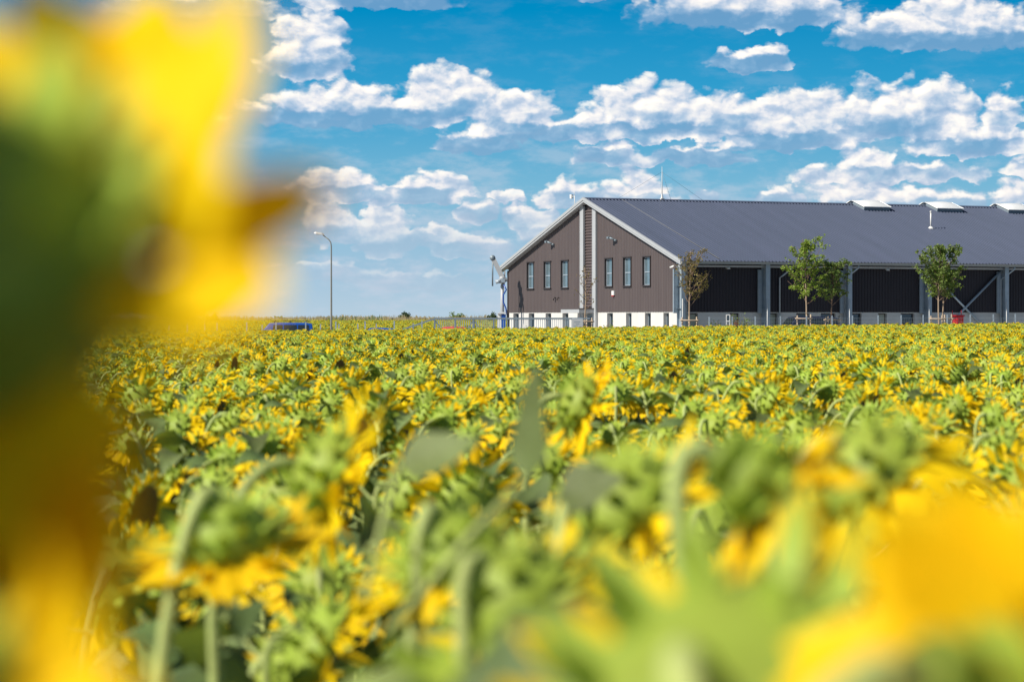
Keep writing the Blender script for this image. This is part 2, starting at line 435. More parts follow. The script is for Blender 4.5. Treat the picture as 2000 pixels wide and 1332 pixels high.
# gable openings
GH = []
for (p0, p1, yt, yb) in [(1030, 1042.5, 513.6, 563.4), (1063, 1075.5, 512.2, 562.2), (1096.5, 1109.5, 510, 561.5),
                         (1182, 1196, 506, 558.8), (1218, 1232.3, 504, 558), (1256, 1270, 502.6, 557)]:
    ya, yb_ = Yof(p1, GW), Yof(p0, GW); ym = (ya + yb_) / 2
    GH.append((ya, yb_, Zof(yb, GW, ym), Zof(yt, GW, ym)))
PY = [Yof(q) for q in (1157, 1150, 1133, 1126)]      # posts and louvre strip
gm = MB()
pl = lambda u, z, o: (GW + o, u, z)
for (u0, u1) in ((SW, PY[0] + .05), (PY[3] - .05, W - SW)):
    ribbed(gm, u0, u1, .22, .03, pl, CB, lambda u: roofz(u) - .10, [h for h in GH if u0 < h[0] < u1])
gm.build('gable_cladding', M['clad'], wh)
for h in GH: window(wh, 'window', 'g', h[0], h[1], h[2], h[3])
# horizontal louvre strip
lm = MB(); z = CB + .35; la, lb = PY[1] - .02, PY[2] + .02
lm.box(GW + .10, GW + .12, la, lb, CB, roofz(lb) - .15)
while z < roofz(lb) - .45:
    lm.add([(GW + .02, la, z), (GW + .02, lb, z), (GW + .095, lb, z + .17), (GW + .095, la, z + .17), (GW + .095, la, z - .02), (GW + .095, lb, z - .02)],
           [(0, 1, 2, 3), (4, 5, 1, 0)]); z += .19
lm.build('louvre_panel', M['clad'], wh)
# white posts that carry the ridge
for (ya, yb_) in ((PY[0], PY[1]), (PY[2], PY[3])):
    p = MB(); zt = roofz((ya + yb_) / 2) - .22; m_ = (ya + yb_) / 2
    p.box(GW - .11, GW + .02, ya, yb_, 0, zt); p.box(GW - .125, GW - .112, ya, ya + .035, 0, zt); p.box(GW - .125, GW - .112, yb_ - .035, yb_, 0, zt)
    p.build('gable_post', M['trim'], wh)
# white plinth of the gable, with openings
def wall_with_holes(mb, u0, u1, z0, z1, holes, place, depth):
    cuts = sorted(set([u0, u1] + [h[0] for h in holes] + [h[1] for h in holes]))
    for a, b in zip(cuts[:-1], cuts[1:]):
        m_ = (a + b) / 2; h = next((h for h in holes if h[0] < m_ < h[1]), None)
        rs = [(z0, z1)] if h is None else [(z0, h[2]), (h[3], z1)]
        for lo, hi in rs:
            if hi - lo > .01: mb.add([place(a, lo, 0), place(b, lo, 0), place(b, hi, 0), place(a, hi, 0)], [(0, 1, 2, 3)])
    for h in holes:
        q = [(h[0], h[2]), (h[1], h[2]), (h[1], h[3]), (h[0], h[3])]
        for i in range(4):
            a, b = q[i], q[(i + 1) % 4]
            mb.add([place(a[0], a[1], 0), place(b[0], b[1], 0), place(b[0], b[1], depth), place(a[0], a[1], depth)], [(0, 1, 2, 3)])
PH = []
for (p0, p1) in [(1001, 1011.8), (1031, 1042), (1064, 1075), (1097, 1108.5), (1184, 1195.5), (1221, 1231.8), (1258, 1269.5), (1294, 1305)]:
    PH.append((Yof(p1, GW), Yof(p0, GW), .12, CB - .07))
pm = MB(); plp = lambda u, z, o: (GW + .06 + o, u, z)
wall_with_holes(pm, SW, W - SW, 0, CB - .004, PH, plp, .30)
pm.build('gable_plinth', M['white'], wh)
for h in PH:
    f = MB(); x = GW + .36
    f.box(x - .06, x, h[0] + .003, h[0] + .07, h[2], h[3]); f.box(x - .06, x, h[1] - .07, h[1] - .003, h[2], h[3])
    f.box(x - .06, x, h[0] + .07, h[1] - .07, h[3] - .1, h[3] - .003); f.box(x - .06, x, h[0] + .07, h[1] - .07, h[2], h[2] + .06)
    fo = f.build('window', M['steeld'], wh)
    q = MB(); q.box(x - .03, x - .015, h[0] + .004, h[1] - .004, h[2], h[3] - .004); q.build('pane', M['glassd'], fo)
# canopy over the gable door
c = MB(); c.box(GW - 1.2, GW + .05, Yof(1153) - .05, Yof(1114) - .3, CB - .06, CB + .18)
co = c.build('entrance_canopy', M['trim'], wh)
c = MB(); c.box(GW - 1.22, GW + .05, Yof(1153) - .06, Yof(1114) - .28, CB + .182, CB + .25); c.build('canopy_flashing', M['clad'], co)
c = MB(); c.box(GW + .02, GW + .055, PY[1] - .3, PY[1] + 1.0, 0, CB - .12); do = c.build('entrance_door', M['steeld'], wh)
c = MB(); c.box(GW + .005, GW + .019, PY[1] - .15, PY[1] + .85, .3, CB - .3); c.build('pane', M['glassd'], do)

# roof: two ribbed slopes, ridge cap, verges, soffit
def roof_slope(sign):
    m = MB(); per = .25; n = int(LEN / per); dep = .065
    e = -0.0
    nrm = Vector((0, -SL * sign, 1)).normalized()
    Ya, Yb = (0, RY) if sign > 0 else (W, RY)
    Yout = Ya - .12 * sign
    for i in range(n):
        x0 = i * per
        prof = [(x0, 0), (x0 + .145, 0), (x0 + .175, dep), (x0 + .225, dep), (x0 + .25, 0)]
        for (xa, oa), (xb, ob) in zip(prof[:-1], prof[1:]):
            P_ = []
            for (xx, oo, Y) in ((xa, oa, Yout), (xb, ob, Yout), (xb, ob, Yb), (xa, oa, Yb)):
                z = EZ + SL * (Y if sign > 0 else W - Y)
                P_.append((xx, Y + nrm.y * oo, z + nrm.z * oo))
            m.add(P_, [(0, 1, 2, 3)])
    return m.build('roof', M['roof'], wh)
rf = roof_slope(1); roof_slope(-1)
c = MB()   # ridge cap
c.add([(0, RY - .28, RZ - .28 * SL + .065), (LEN, RY - .28, RZ - .28 * SL + .065), (LEN, RY, RZ + .075), (0, RY, RZ + .075),
       (0, RY + .28, RZ - .28 * SL + .065), (LEN, RY + .28, RZ - .28 * SL + .065)], [(0, 1, 2, 3), (3, 2, 5, 4)])
c.build('ridge_cap', M['roof'], wh)
c = MB()   # soffit under the slopes
for s0, s1 in ((0, RY), (RY, W)):
    c.add([(.02, s0, roofz(s0) - .10), (LEN, s0, roofz(s0) - .10), (LEN, s1, roofz(s1) - .10), (.02, s1, roofz(s1) - .10)], [(0, 3, 2, 1)])
c.build('roof_lining', M['trim'], wh)
for s0, s1 in ((-.12, RY), (W + .12, RY)):   # verge boards: outer band + lower lip
    c = MB()
    def rz(Y): return EZ + SL * (Y if Y <= RY else W - Y)
    for x0, x1, t0, t1 in ((-.08, .04, -.11, .08), (-.04, .34, -.24, -.112)):
        A = [(x0, s0, rz(s0) + t0), (x1, s0, rz(s0) + t0), (x1, s0, rz(s0) + t1), (x0, s0, rz(s0) + t1)]
        B = [(x0, s1, rz(s1) + t0), (x1, s1, rz(s1) + t0), (x1, s1, rz(s1) + t1), (x0, s1, rz(s1) + t1)]
        c.add(A + B, [(0, 1, 2, 3), (7, 6, 5, 4), (0, 4, 5, 1), (1, 5, 6, 2), (2, 6, 7, 3), (3, 7, 4, 0)])
    c.build('verge_board', M['trim'], wh)
# gutter + eaves beam
c = MB(); c.box(-.02, LEN, -.24, -.10, EZ - .20, EZ - .06); c.box(-.02, LEN, -.26, -.235, EZ - .075, EZ - .05)
c.build('gutter', mat('gutter', (.36, .36, .33), .5, var=.08, vscale=1), wh)
c = MB(); c.box(.1, LEN, .30, .48, EZ - .38, EZ - .26); c.build('eaves_beam', M['trim'], wh)
# side cladding
SXT = [-.0]
pls = lambda u, z, o: (u, SW + o, z)
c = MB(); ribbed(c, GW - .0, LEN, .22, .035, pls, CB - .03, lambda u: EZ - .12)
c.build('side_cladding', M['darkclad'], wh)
# side plinth with openings
SH = []
for (p0, p1, gl) in [(1343, 1364, 'blind'), (1426, 1445, 'blind'), (1500, 1520, 'blind'), (1556, 1582, 'glassd'), (1604, 1633, 'glassd'), (1665.5, 1683.5, 'glassd'),
                     (1716, 1733, 'blind'), (1760, 1787, 'glassd'), (2030, 2050, 'blind'), (2090, 2120, 'glassd'), (2190, 2215, 'blind')]:
    SH.append((Xof(p0, SW), Xof(p1, SW), .15, CB - .10, gl))
c = MB(); wall_with_holes(c, GW, LEN, 0, CB - .034, SH, lambda u, z, o: (u, SW + .05 + o, z), .24)
for k in range(1, 9):
    zz = k * .27
    a = GW
    for h in sorted(SH) + [(LEN, LEN)]:
        if h[0] - a > .05: c.box(a, h[0], SW + .038, SW + .0495, zz, zz + .012)
        a = h[1]
c.build('side_plinth', M['panelgrey'], wh)
for h in SH:
    f = MB(); y = SW + .28
    f.box(h[0] + .003, h[0] + .06, y - .05, y, h[2], h[3]); f.box(h[1] - .06, h[1] - .003, y - .05, y, h[2], h[3])
    f.box(h[0] + .06, h[1] - .06, y - .05, y, h[3] - .07, h[3] - .003); f.box(h[0] + .06, h[1] - .06, y - .05, y, h[2], h[2] + .06)
    fo = f.build('window', M['frame'], wh)
    q = MB(); q.box(h[0] + .004, h[1] - .004, y - .03, y - .015, h[2], h[3] - .004); q.build('pane', M[h[4]], fo)
# steel columns, haunched at the top, each with a thin white slanted rod at its foot
for i in range(0, 10):
    x = .12 + i * 6.0 + (.0 if i else .0)
    c = MB(); y0, y1 = .10, SW - .03; zt = EZ - .16
    wf = .30
    c.box(x, x + wf, y0, y0 + .03, 0, zt); c.box(x, x + wf, y1 - .03, y1, 0, zt); c.box(x + wf / 2 - .01, x + wf / 2 + .01, y0 + .03, y1 - .03, 0, zt)
    c.box(x - .03, x + wf + .03, y0 - .02, y1, zt, zt + .03)
    for k in (1.2, 2.6, 4.0): c.box(x + .01, x + wf - .01, y0 + .03, y1 - .03, k, k + .015)
    co = c.build('column', M['steel'], wh)
    c = MB(); c.box(x - .28, x - .02, y1 - .12, y1 - .01, CB - .1, zt - .35); c.build('bracing_plate', M['steel'], co)
    c = MB(); c.tube([(x - .12, y0 - .35, .1), (x + .08, y0 - .02, 3.2)], .022, 6); c.build('slanted_rod', M['plasticw'], co)
# downpipes
for px in (1530, 1658, 1963, 2110):
    x = Xof(px, .15); c = MB()
    c.tube([(x + .55, -.17, EZ - .22), (x + .5, -.12, EZ - .38), (x + .1, .35, EZ - .85), (x, SW - .12, EZ - 1.0), (x, SW - .12, .1)], .055, 8)
    c.build('downpipe', M['steel'], wh)
c = MB(); c.tube([(.36, -.1, EZ - .4), (.60, .3, EZ - .7), (.62, .35, EZ - 1.0), (.62, .35, .1)], .05, 8); c.build('downpipe', M['steel'], wh)
# cross bracing
bx0, bx1 = .12 + 18.3, .12 + 24.0
for a, b in (((bx0 + .1, .55, .3), (bx1, .55, EZ - .45)), ((bx0 + .1, .62, EZ - .45), (bx1, .62, .3))):
    c = MB(); c.tube([a, b], .075, 8); c.build('cross_brace', M['steel'], wh)
# small wall lamps under the eaves
for px in (1418, 1729):
    x = Xof(px, .6); c = MB(); c.box(x - .10, x + .10, .28, .46, EZ - .46, EZ - .385); c.box(x - .12, x + .08, .2, .3, EZ - .5, EZ - .44); c.build('wall_lamp', M['lens'], wh)
# skylights on the ridge
for i in range(6):
    x0 = 20.7 + 6 * i - 0; x1 = x0 + 2.15
    for sg in (1, -1):
        def rp(x, s, h):
            Y = RY - sg * s; return (x, Y - sg * h * SL / math.hypot(1, SL), roofz(Y) + h / math.hypot(1, SL))
        c = MB(); s0, s1, h = .12, 1.55, .26
        V = [rp(x0, s0, 0), rp(x1, s0, 0), rp(x1, s1, 0), rp(x0, s1, 0), rp(x0 + .05, s0, h), rp(x1 - .05, s0, h), rp(x1 - .05, s1 - .05, h), rp(x0 + .05, s1 - .05, h)]
        c.add(V, [(0, 1, 5, 4), (1, 2, 6, 5), (2, 3, 7, 6), (3, 0, 4, 7)])
        sk = c.build('skylight', M['steeld'], wh)
        c = MB(); V = []
        nn = 7
        for j in range(nn):
            for k in range(nn):
                a, b = j / (nn - 1), k / (nn - 1)
                hh = h + .02 + .22 * (math.sin(math.pi * a) * math.sin(math.pi * b)) ** .5
                V.append(rp(x0 - .04 + a * (x1 - x0 + .08), s0 - .04 + b * (s1 - s0 + .08), hh))
        c.add(V, [(j * nn + k, j * nn + k + 1, (j + 1) * nn + k + 1, (j + 1) * nn + k) for j in range(nn - 1) for k in range(nn - 1)], 0, True)
        V = [rp(x0 - .04, s0 - .04, h), rp(x1 + .04, s0 - .04, h), rp(x1 + .04, s1 + .04, h), rp(x0 - .04, s1 + .04, h)]
        V += [rp(x0 - .04, s0 - .04, h + .06), rp(x1 + .04, s0 - .04, h + .06), rp(x1 + .04, s1 + .04, h + .06), rp(x0 - .04, s1 + .04, h + .06)]
        c.add(V, [(0, 1, 5, 4), (1, 2, 6, 5), (2, 3, 7, 6), (3, 0, 4, 7)])
        c.build('dome', M['lid'], sk)
# vent pipe
def on_roof(px, py):
    best = None
    for i in range(400):
        Y = i / 400 * RY; X = Xof(px, Y); e = abs(Zof(py, X, Y) - roofz(Y))
        if best is None or e < best[0]: best = (e, X, Y)
    return best[1], best[2]
vx, vy = on_roof(1818, 447)
c = MB(); c.tube([(vx, vy, roofz(vy) - .05), (vx, vy, roofz(vy) + 1.12)], .05, 10); c.tube([(vx, vy, roofz(vy) + 1.1), (vx, vy, roofz(vy) + 1.2)], .07, 10)
c.lathe([(.22, 0), (.12, .12), (.075, .16)], 12, 0, (vx, vy, roofz(vy) + .0)); c.build('vent_pipe', M['plasticw'], wh)
# roof cable along the first bays
c = MB(); pa, pb = on_roof(1215, 392), on_roof(1405, 508)
c.tube([(pa[0] + (pb[0] - pa[0]) * t, pa[1] + (pb[1] - pa[1]) * t, roofz(pa[1] + (pb[1] - pa[1]) * t) + .07) for t in np.linspace(0, 1, 14)], .012, 5)
c.build('lightning_cable', M['orange' if False else 'lampgreen'], wh)
# antenna mast with guys
ax = Xof(1293, RY); mz = Zof(326, ax, RY)
c = MB(); c.tube([(ax, RY, RZ), (ax, RY, RZ + 1.1), (ax, RY, mz)], [.035, .028, .012], 8); c.box(ax - .12, ax + .12, RY - .12, RY + .12, RZ + .06, RZ + .12)
c.lathe([(.09, 0), (.06, .18), (.04, .3)], 10, 0, (ax, RY, RZ + .12))
an = c.build('antenna_mast', M['plasticw'], wh)
c = MB()
for (px, Y) in ((1208, RY), (1311, RY - 0.3), (1372, RY)):
    x = Xof(px, Y); c.tube([(ax, RY, mz - .35), (x, Y, roofz(Y) + .06)], .008, 4)
c.build('guy_wire', M['steeld'], an)
# weather sensor at the verge
yy = Yof(1121); zz = roofz(yy)
c = MB(); c.tube([(.05, yy, zz - .25), (.05, yy, zz + .72)], .025, 6); c.tube([(.05, yy, zz + .68), (.05, yy + .42, zz + .68)], .02, 6)
c.box(-.02, .12, yy + .34, yy + .60, zz + .55, zz + .82); c.tube([(.05, yy, zz + .72), (.05, yy + .04, zz + 1.0)], .012, 5); c.build('weather_sensor', M['plasticw'], wh)
# cameras / floodlights on the gable
for (px, py) in ((1081, 475), (1203, 467)):
    y = Yof(px, GW); z = Zof(py, GW, y); c = MB()
    c.tube([(GW + .01, y - .12, z - .12), (GW - .18, y - .1, z - .08)], .07, 8); c.tube([(GW - .16, y - .1, z - .05), (GW - .42, y + .25, z + .10)], [.05, .09], 8)
    c.box(GW - .5, GW - .25, y + .12, y + .38, z + .02, z + .15); c.build('floodlight', M['steeld'], wh)
y = Yof(1199, GW); z = Zof(573, GW, y); c = MB(); c.box(GW - .10, GW + .02, y - .16, y + .16, z - .13, z + .16); so_ = c.build('alarm_box', M['plasticw'], wh)
c = MB(); c.lathe([(.05, -.22), (.11, -.18), (.11, -.13)], 10, 0, (GW - .06, y, z)); c.build('alarm_light', M['redpaint'], so_)
for px in (1085, 1092):
    y = Yof(px, GW); z = Zof(582, GW, y); c = MB(); c.tube([(GW + .03, y, z), (GW - .12, y, z + .03), (GW - .14, y + .04, z - .16)], .04, 8); c.build('wall_vent', M['frame'], wh)
y = Yof(1320, GW); z = Zof(521, GW, y); c = MB(); c.tube([(GW, y, z), (GW - .2, y, z)], .04, 8); c.tube([(GW - .2, y - .12, z + .02), (GW - .22, y + .28, z - .05)], .075, 8); c.build('security_camera', M['plasticw'], wh)
# conduit at the left corner
c = MB(); c.box(GW - .05, GW + .3, W - SW, W - SW + .12, 0, EZ - .2); c.box(GW - .05, GW + .3, SW - .14, SW - .002, CB, EZ - .14); c.build('corner_flashing', M['frame'], wh)
c = MB(); c.tube([(GW + .1, W - .35, EZ - .3), (GW + .1, W - .35, .2)], .05, 8); c.build('downpipe', M['steel'], wh)
# far end and back walls close the volume
c = MB(); c.add([(LEN - .2, SW, 0), (LEN - .2, W - SW, 0), (LEN - .2, W - SW, EZ), (LEN - .2, RY, RZ - .1), (LEN - .2, SW, EZ)], [(0, 1, 2, 3, 4)])
c.add([(GW, W - SW, 0), (LEN - .2, W - SW, 0), (LEN - .2, W - SW, EZ - .1), (GW, W - SW, EZ - .1)], [(0, 1, 2, 3)]); c.build('rear_wall', M['clad'], wh)

def at(px, py, d): return Vector(((px - 1000) / FPX * d, d, CAMZ + (HZ - py) / FPX * d))
def gx(px, d): return (px - 1000) / FPX * d

# ------------------------------------------------------------------ grain sampling crane at the left corner
d_ = 181.0
def A(px, py, dd=0.0): return tuple(at(px, py, d_ + dd))
o = empty('sampling_crane', (gx(982, d_), d_, 0)); tag(o, 'white sampling crane with tilted jib and hanging rope at the left warehouse corner', 'crane')
ox = Vector(o.location)
def cb(name, fn, m, par=o):
    c = MB(); fn(c); ob = c.build(name, M[m], par)
    if par is o: ob.location = -ox
    return ob
cb('pole', lambda c: (c.tube([A(981, 648), A(981, 548)], [.14, .12], 10), c.tube([A(981, 548), A(981, 540)], [.22, .2], 10), c.box(A(975, 0)[0], A(988, 0)[0], d_ - .3, d_ + .3, A(0, 613)[2], A(0, 610)[2])), 'trim')
cb('jib', lambda c: (c.bar(A(986, 552), A(962, 503), .28, .32), c.tube([A(968, 551), A(990, 546)], .14, 8), c.bar(A(984, 560), A(986, 530), .12, .12)), 'trim')
cb('pulley', lambda c: c.tube([A(962, 504, -.15), A(962, 504, .15)], .20, 14), 'steeld')
cb('rope', lambda c: c.tube([A(962, 506), A(962, 559)], .055, 6), 'steeld')
cb('winch', lambda c: (c.box(A(978, 0)[0], A(986, 0)[0], d_ - .35, d_ + .2, A(0, 552)[2], A(0, 545)[2]), c.tube([A(969, 551, -.3), A(977, 550, -.3)], .12, 8)), 'steel')
cb('hose', lambda c: c.tube([A(984, 556, -.3), A(989, 566, -.3), A(983, 576, -.3), A(983, 590, -.3), A(988, 602, -.3), A(990, 615, -.3)], .05, 6), 'bluepaint')
c = MB(); c.tube([Vector(A(989, 606, -.3)) - ox, Vector(A(992, 620, -.3)) - ox, Vector(A(991, 640, -.3)) - ox], .05, 6); c.build('cable', M['black'], o)
cb('control_cabinet', lambda c: (c.box(A(972, 0)[0], A(980, 0)[0], d_ - .6, d_ + .2, 0.0, A(0, 613)[2])), 'plasticw')
cb('blue_cabinet', lambda c: (c.box(A(979.5, 0)[0], A(988, 0)[0], d_ - .7, d_ + .1, 0.0, A(0, 614)[2])), 'bluepaint')
cb('cabinet_top', lambda c: (c.add([A(971, 613, -.8), A(990, 613, -.8), A(990, 613, .4), A(971, 613, .4), A(977, 609.5, -.4), A(985, 609.5, -.4)], [(0, 1, 5, 4), (1, 2, 5), (2, 3, 4, 5), (3, 0, 4), (0, 3, 2, 1)])), 'trim')

# ------------------------------------------------------------------ gate, fences
gd = 150.0
gt = empty('sliding_gate', (gx(1000, gd), gd, 0)); tag(gt, 'long grey steel sliding gate with upright bars in front of the gable', 'gate')
x0, x1, zt = gx(848, gd), gx(1118, gd), CAMZ + (HZ - 620.6) / FPX * gd
c = MB(); c.box(x0, x1 + 1.0, -.05, .05, zt - .10, zt); c.box(x0 - 2.4, x1, -.05, .05, .18, .30)
for px in (849, 889.5, 925, 964, 1037, 1073, 1110): X = gx(px, gd); c.box(X - .05, X + .05, -.045, .045, .3, zt - .1)
c.bar((x0 + .02, 0, zt - .06), (gx(780, gd), 0, 1.30), .07, .09); c.bar((gx(780, gd), 0, 1.30), (gx(780, gd) - .5, 0, .3), .07, .09)
for a, b in ((849, 871), (925, 907), (925, 947)): c.bar((gx(a, gd), .0, zt - .12), (gx(b, gd), 0, 1.0), .05, .06)
c.build('gate_frame', M['steeld'], gt)
bmesh_bar = MB().box(-.016, .016, -.014, .014, .3, zt - .1).mesh('bar', M['steel'])
X = x0 + .2
while X < x1 - .05:
    b = bpy.data.objects.new('bar', bmesh_bar); link(b, gt); b.location = (X, 0, 0); X += .118
bo = empty('gate_control_box', (gx(1126, gd), gd - .2, 0)); tag(bo, 'pale grey notice panel with dark lines standing at the right end of the gate', 'panel')
c = MB(); c.box(-.27, .36, -.04, .04, .9, 1.98); c.box(-.22, -.16, .041, .1, 0, 1.9); c.box(.2, .26, .041, .1, 0, 1.9); c.build('panel_board', M['trim'], bo)
c = MB()
for k, (a, b) in enumerate(((-.15, .2), (-.05, .15), (-.15, .05))): c.box(a, b, -.046, -.0405, 1.78 - k * .12, 1.81 - k * .12)
c.build('panel_print', M['steeld'], bo)
c = MB(); c.box(-.26, .35, .0, .05, 1.982, 2.03); c.build('panel_cap', M['steel'], bo)
so2 = empty('blue_bin', (gx(1131, gd + 2), gd + 2, 0)); tag(so2, 'small blue bin beside the gate panel near the staked bare tree', 'bin')
c = MB(); V = [(-.2, -.2, 0), (.2, -.2, 0), (.2, .2, 0), (-.2, .2, 0), (-.26, -.26, 1.35), (.26, -.26, 1.35), (.26, .26, 1.35), (-.26, .26, 1.35)]
c.add(V, [(0, 1, 5, 4), (1, 2, 6, 5), (2, 3, 7, 6), (3, 0, 4, 7), (0, 3, 2, 1), (4, 5, 6, 7)]); c.build('bin_body', M['bluepaint'], so2)
c = MB(); c.box(-.29, .29, -.3, .28, 1.352, 1.42); c.build('bin_lid', M['bluepaint'], so2)

def fence(name, label, pxs, d, ztop, wire, far=False):
    f = empty(name, (gx(pxs[0], d), d, ground_z(gx(pxs[0], d), d))); tag(f, label, 'fence')
    pm_ = MB().box(-.035, .035, -.03, .03, -.02, ztop).mesh('post', M['steel'])
    for px in pxs:
        b = bpy.data.objects.new('post', pm_); link(b, f); b.location = (gx(px, d) - f.location.x, 0, ground_z(gx(px, d), d) - f.location.z)
    if wire:
        c = MB(); xa, xb = 0, gx(pxs[-1], d) - f.location.x
        n = int((xb - xa) / .1)
        z0 = .1
        for k in range(int((ztop - .15) / .2) + 1): c.box(xa, xb, -.038, -.032, z0 + k * .2, z0 + k * .2 + .006)
        for i in range(n): c.box(xa + i * .1, xa + i * .1 + .004, -.0315, -.028, .05, ztop - .03)
        c.build('mesh_panel', M['steel'], f)
    return f
fence('road_fence', 'thin grey fence posts in a row left of the gate behind the sunflowers', [366, 424, 482, 539, 597, 656, 713, 770, 824], 149, 1.92, False)
fence('rear_fence', 'shorter fence posts standing further back left of the gate', [330, 400, 512, 569, 626, 662, 699, 735, 807], 176, 1.74, False)
fence('mesh_fence', 'fine wire mesh fence on slim posts along the side of the warehouse', [1385, 1430, 1475, 1524, 1575, 1625, 1665, 1715, 1760, 1803, 1850, 1895, 1940, 1983, 2030, 2080, 2130, 2180], 151, 1.98, True)

# ------------------------------------------------------------------ street lamps
def street_lamp(px, ytop, d, label):
    x = gx(px, d); o = empty('street_lamp', (x, d, ground_z(x, d))); h = CAMZ + (HZ - ytop) / FPX * d
    tag(o, label, 'street lamp', 'street lamps beyond the field')
    c = MB(); c.tube([(0, 0, 0), (0, 0, 2.2), (0, 0, h - .75), (-.03, 0, h - .5), (-.14, 0, h - .34), (-.5, 0, h - .06)], [.075, .06, .04, .034, .03, .028], 10)
    c.lathe([(.14, 0), (.14, .1), (.09, .12)], 10); c.build('pole', M['lampgreen'], o)
    c = MB(); V = []
    for (u, ww, t) in ((-.42, .08, .05), (-.58, .14, .09), (-.9, .15, .08), (-1.02, .08, .03)):
        z = h - .04 + (-.42 - u) * .18
        V += [(u, -ww, z - .03), (u, ww, z - .03), (u, ww * .7, z + t), (u, -ww * .7, z + t)]
    F = [(0, 1, 2, 3), (15, 14, 13, 12)]
    for i in range(3):
        for k in range(4): F.append((i * 4 + k, i * 4 + (k + 1) % 4, (i + 1) * 4 + (k + 1) % 4, (i + 1) * 4 + k))
    c.add(V, F); hd = c.build('lamp_head', M['plasticw'], o)
    c = MB(); c.box(-.92, -.58, -.11, .11, h - .035, h - .012); c.build('lens', M['lens'], hd)
    return o
street_lamp(647, 454, 156, 'tall street lamp with bent arm and white head standing clear against the sky')
street_lamp(400, 517, 215, 'slimmer street lamp partly veiled by the blurred yellow flower at the left')

# ------------------------------------------------------------------ vehicles
def vehicle(name, label, loc, rz, L_, W_, H_, st, paint, van, rack=False):
    """st: stations (x, roof z, belt z, half width factor); origin at ground centre, nose toward -X"""
    o = empty(name, loc, rz); tag(o, label, 'van' if van else 'car')
    c = MB(); V = []; hw = W_ / 2
    for (x, zr, zb, wf) in st:
        rw = hw * wf * (.86 if zr > zb + .1 else .96)
        row = [(hw * .90, .28), (hw * wf, .45), (hw * wf, zb), (rw, max(zb + .02, zr - .07)), (rw * .82, zr), (0, zr + .015)]
        V += [(x, y, z) for y, z in row] + [(x, -y, z) for y, z in row[-2::-1]]
    n = 11; F = []
    for i in range(len(st) - 1):
        for k in range(n - 1): F.append((i * n + k, (i + 1) * n + k, (i + 1) * n + k + 1, i * n + k + 1))
        F.append((i * n + n - 1, (i + 1) * n + n - 1, (i + 1) * n, i * n))
    F += [tuple(range(n)), tuple((len(st) - 1) * n + k for k in range(n))[::-1]]
    c.add(V, F, 0, False); body = c.build('body', M[paint], o)
    bv = body.modifiers.new('b', 'BEVEL'); bv.width = .03; bv.segments = 2; bv.limit_method = 'ANGLE'
    # side windows on greenhouse panels
    gh = [s for s in st if s[1] > s[2] + .25]
    xs_ = [gh[0][0] + .12, gh[0][0] + (gh[-1][0] - gh[0][0]) * .33, gh[0][0] + (gh[-1][0] - gh[0][0]) * .66, gh[-1][0] - .12]
    zb = gh[1][2]; zr = gh[1][1]; rw = hw * .86
    for i in range(3):
        a, b = xs_[i] + .04, xs_[i + 1] - .04
        for s in (-1, 1):
            yb = hw * 1.0; f = lambda z: s * (yb + (rw - yb) * (z - zb) / (zr - .07 - zb) + .012)
            z0, z1 = zb + .04, zr - .14
            c = MB(); c.add([(a, f(z0), z0), (b, f(z0), z0), (b if i < 2 else b - .05, f(z1), z1), (a + (.12 if i == 0 else 0), f(z1), z1)], [(0, 1, 2, 3)]); c.build('side_window', M['carglass'], o)
    # windscreen / rear
    k0 = next(i for i, s in enumerate(st) if s[1] > s[2] + .25)
    a, b = st[k0 - 1], st[k0]
    def scr(a, b, nm, e):
        c = MB(); w0, w1 = hw * .80, hw * .68
        p = lambda t, y: (a[0] + (b[0] - a[0]) * t + e, y, a[1] + (b[1] - a[1]) * t + .02)
        c.add([p(.08, -w0), p(.08, w0), p(.9, w1), p(.9, -w1)], [(0, 1, 2, 3)]); c.build(nm, M['carglass'], o)
    scr(a, b, 'windscreen', -.02)
    k1 = max(i for i, s in enumerate(st) if s[1] > s[2] + .25)
    scr(st[min(k1 + 1, len(st) - 1)], st[k1], 'rear_window', .02)
    for x in (-L_ * .31, L_ * .30):
        for s in (-1, 1):
            c = MB(); c.lathe([(.2, -.1), (.30, -.1), (.325, -.06), (.325, .06), (.30, .1), (.2, .1)], 20, M=Matrix.Translation((x, s * (hw - .08), .325)) @ Matrix.Rotation(R(90), 4, 'X'))
            wl = c.build('wheel', M['rubber'], o)
            c = MB(); c.lathe([(.001, .085), (.05, .09), (.16, .07), (.2, .1), (.2, -.1), (.001, -.08)], 16, M=Matrix.Translation((x, s * (hw - .08), .325)) @ Matrix.Rotation(R(90), 4, 'X')); c.build('rim', M['steel'], wl)
    for s in (-1, 1):
        c = MB(); c.box(-L_ / 2 - .01, -L_ / 2 + .12, s * hw * .75 - .15, s * hw * .75 + .15, .66, .82); c.build('headlight', M['lens'], o)
        c = MB(); c.box(st[k0][0] + .02, st[k0][0] + .14, s * (hw + .11) - .09, s * (hw + .11) + .09, zb, zb + .2); c.build('mirror', M['black'], o)
    if rack:
        c = MB()
        for s in (-1, 1):
            c.box(gh[0][0] + .2, gh[-1][0] - .1, s * hw * .62 - .02, s * hw * .62 + .02, zr + .07, zr + .11)
            for q in (.3, 1.3, 2.3): c.box(gh[0][0] + q, gh[0][0] + q + .06, s * hw * .62 - .02, s * hw * .62 + .02, zr - .01, zr + .07)
        for q in (.35, 1.35, 2.35): c.box(gh[0][0] + q, gh[0][0] + q + .06, -hw * .7, hw * .7, zr + .112, zr + .14)
        c.build('roof_rack', M['black'], o)
    return o
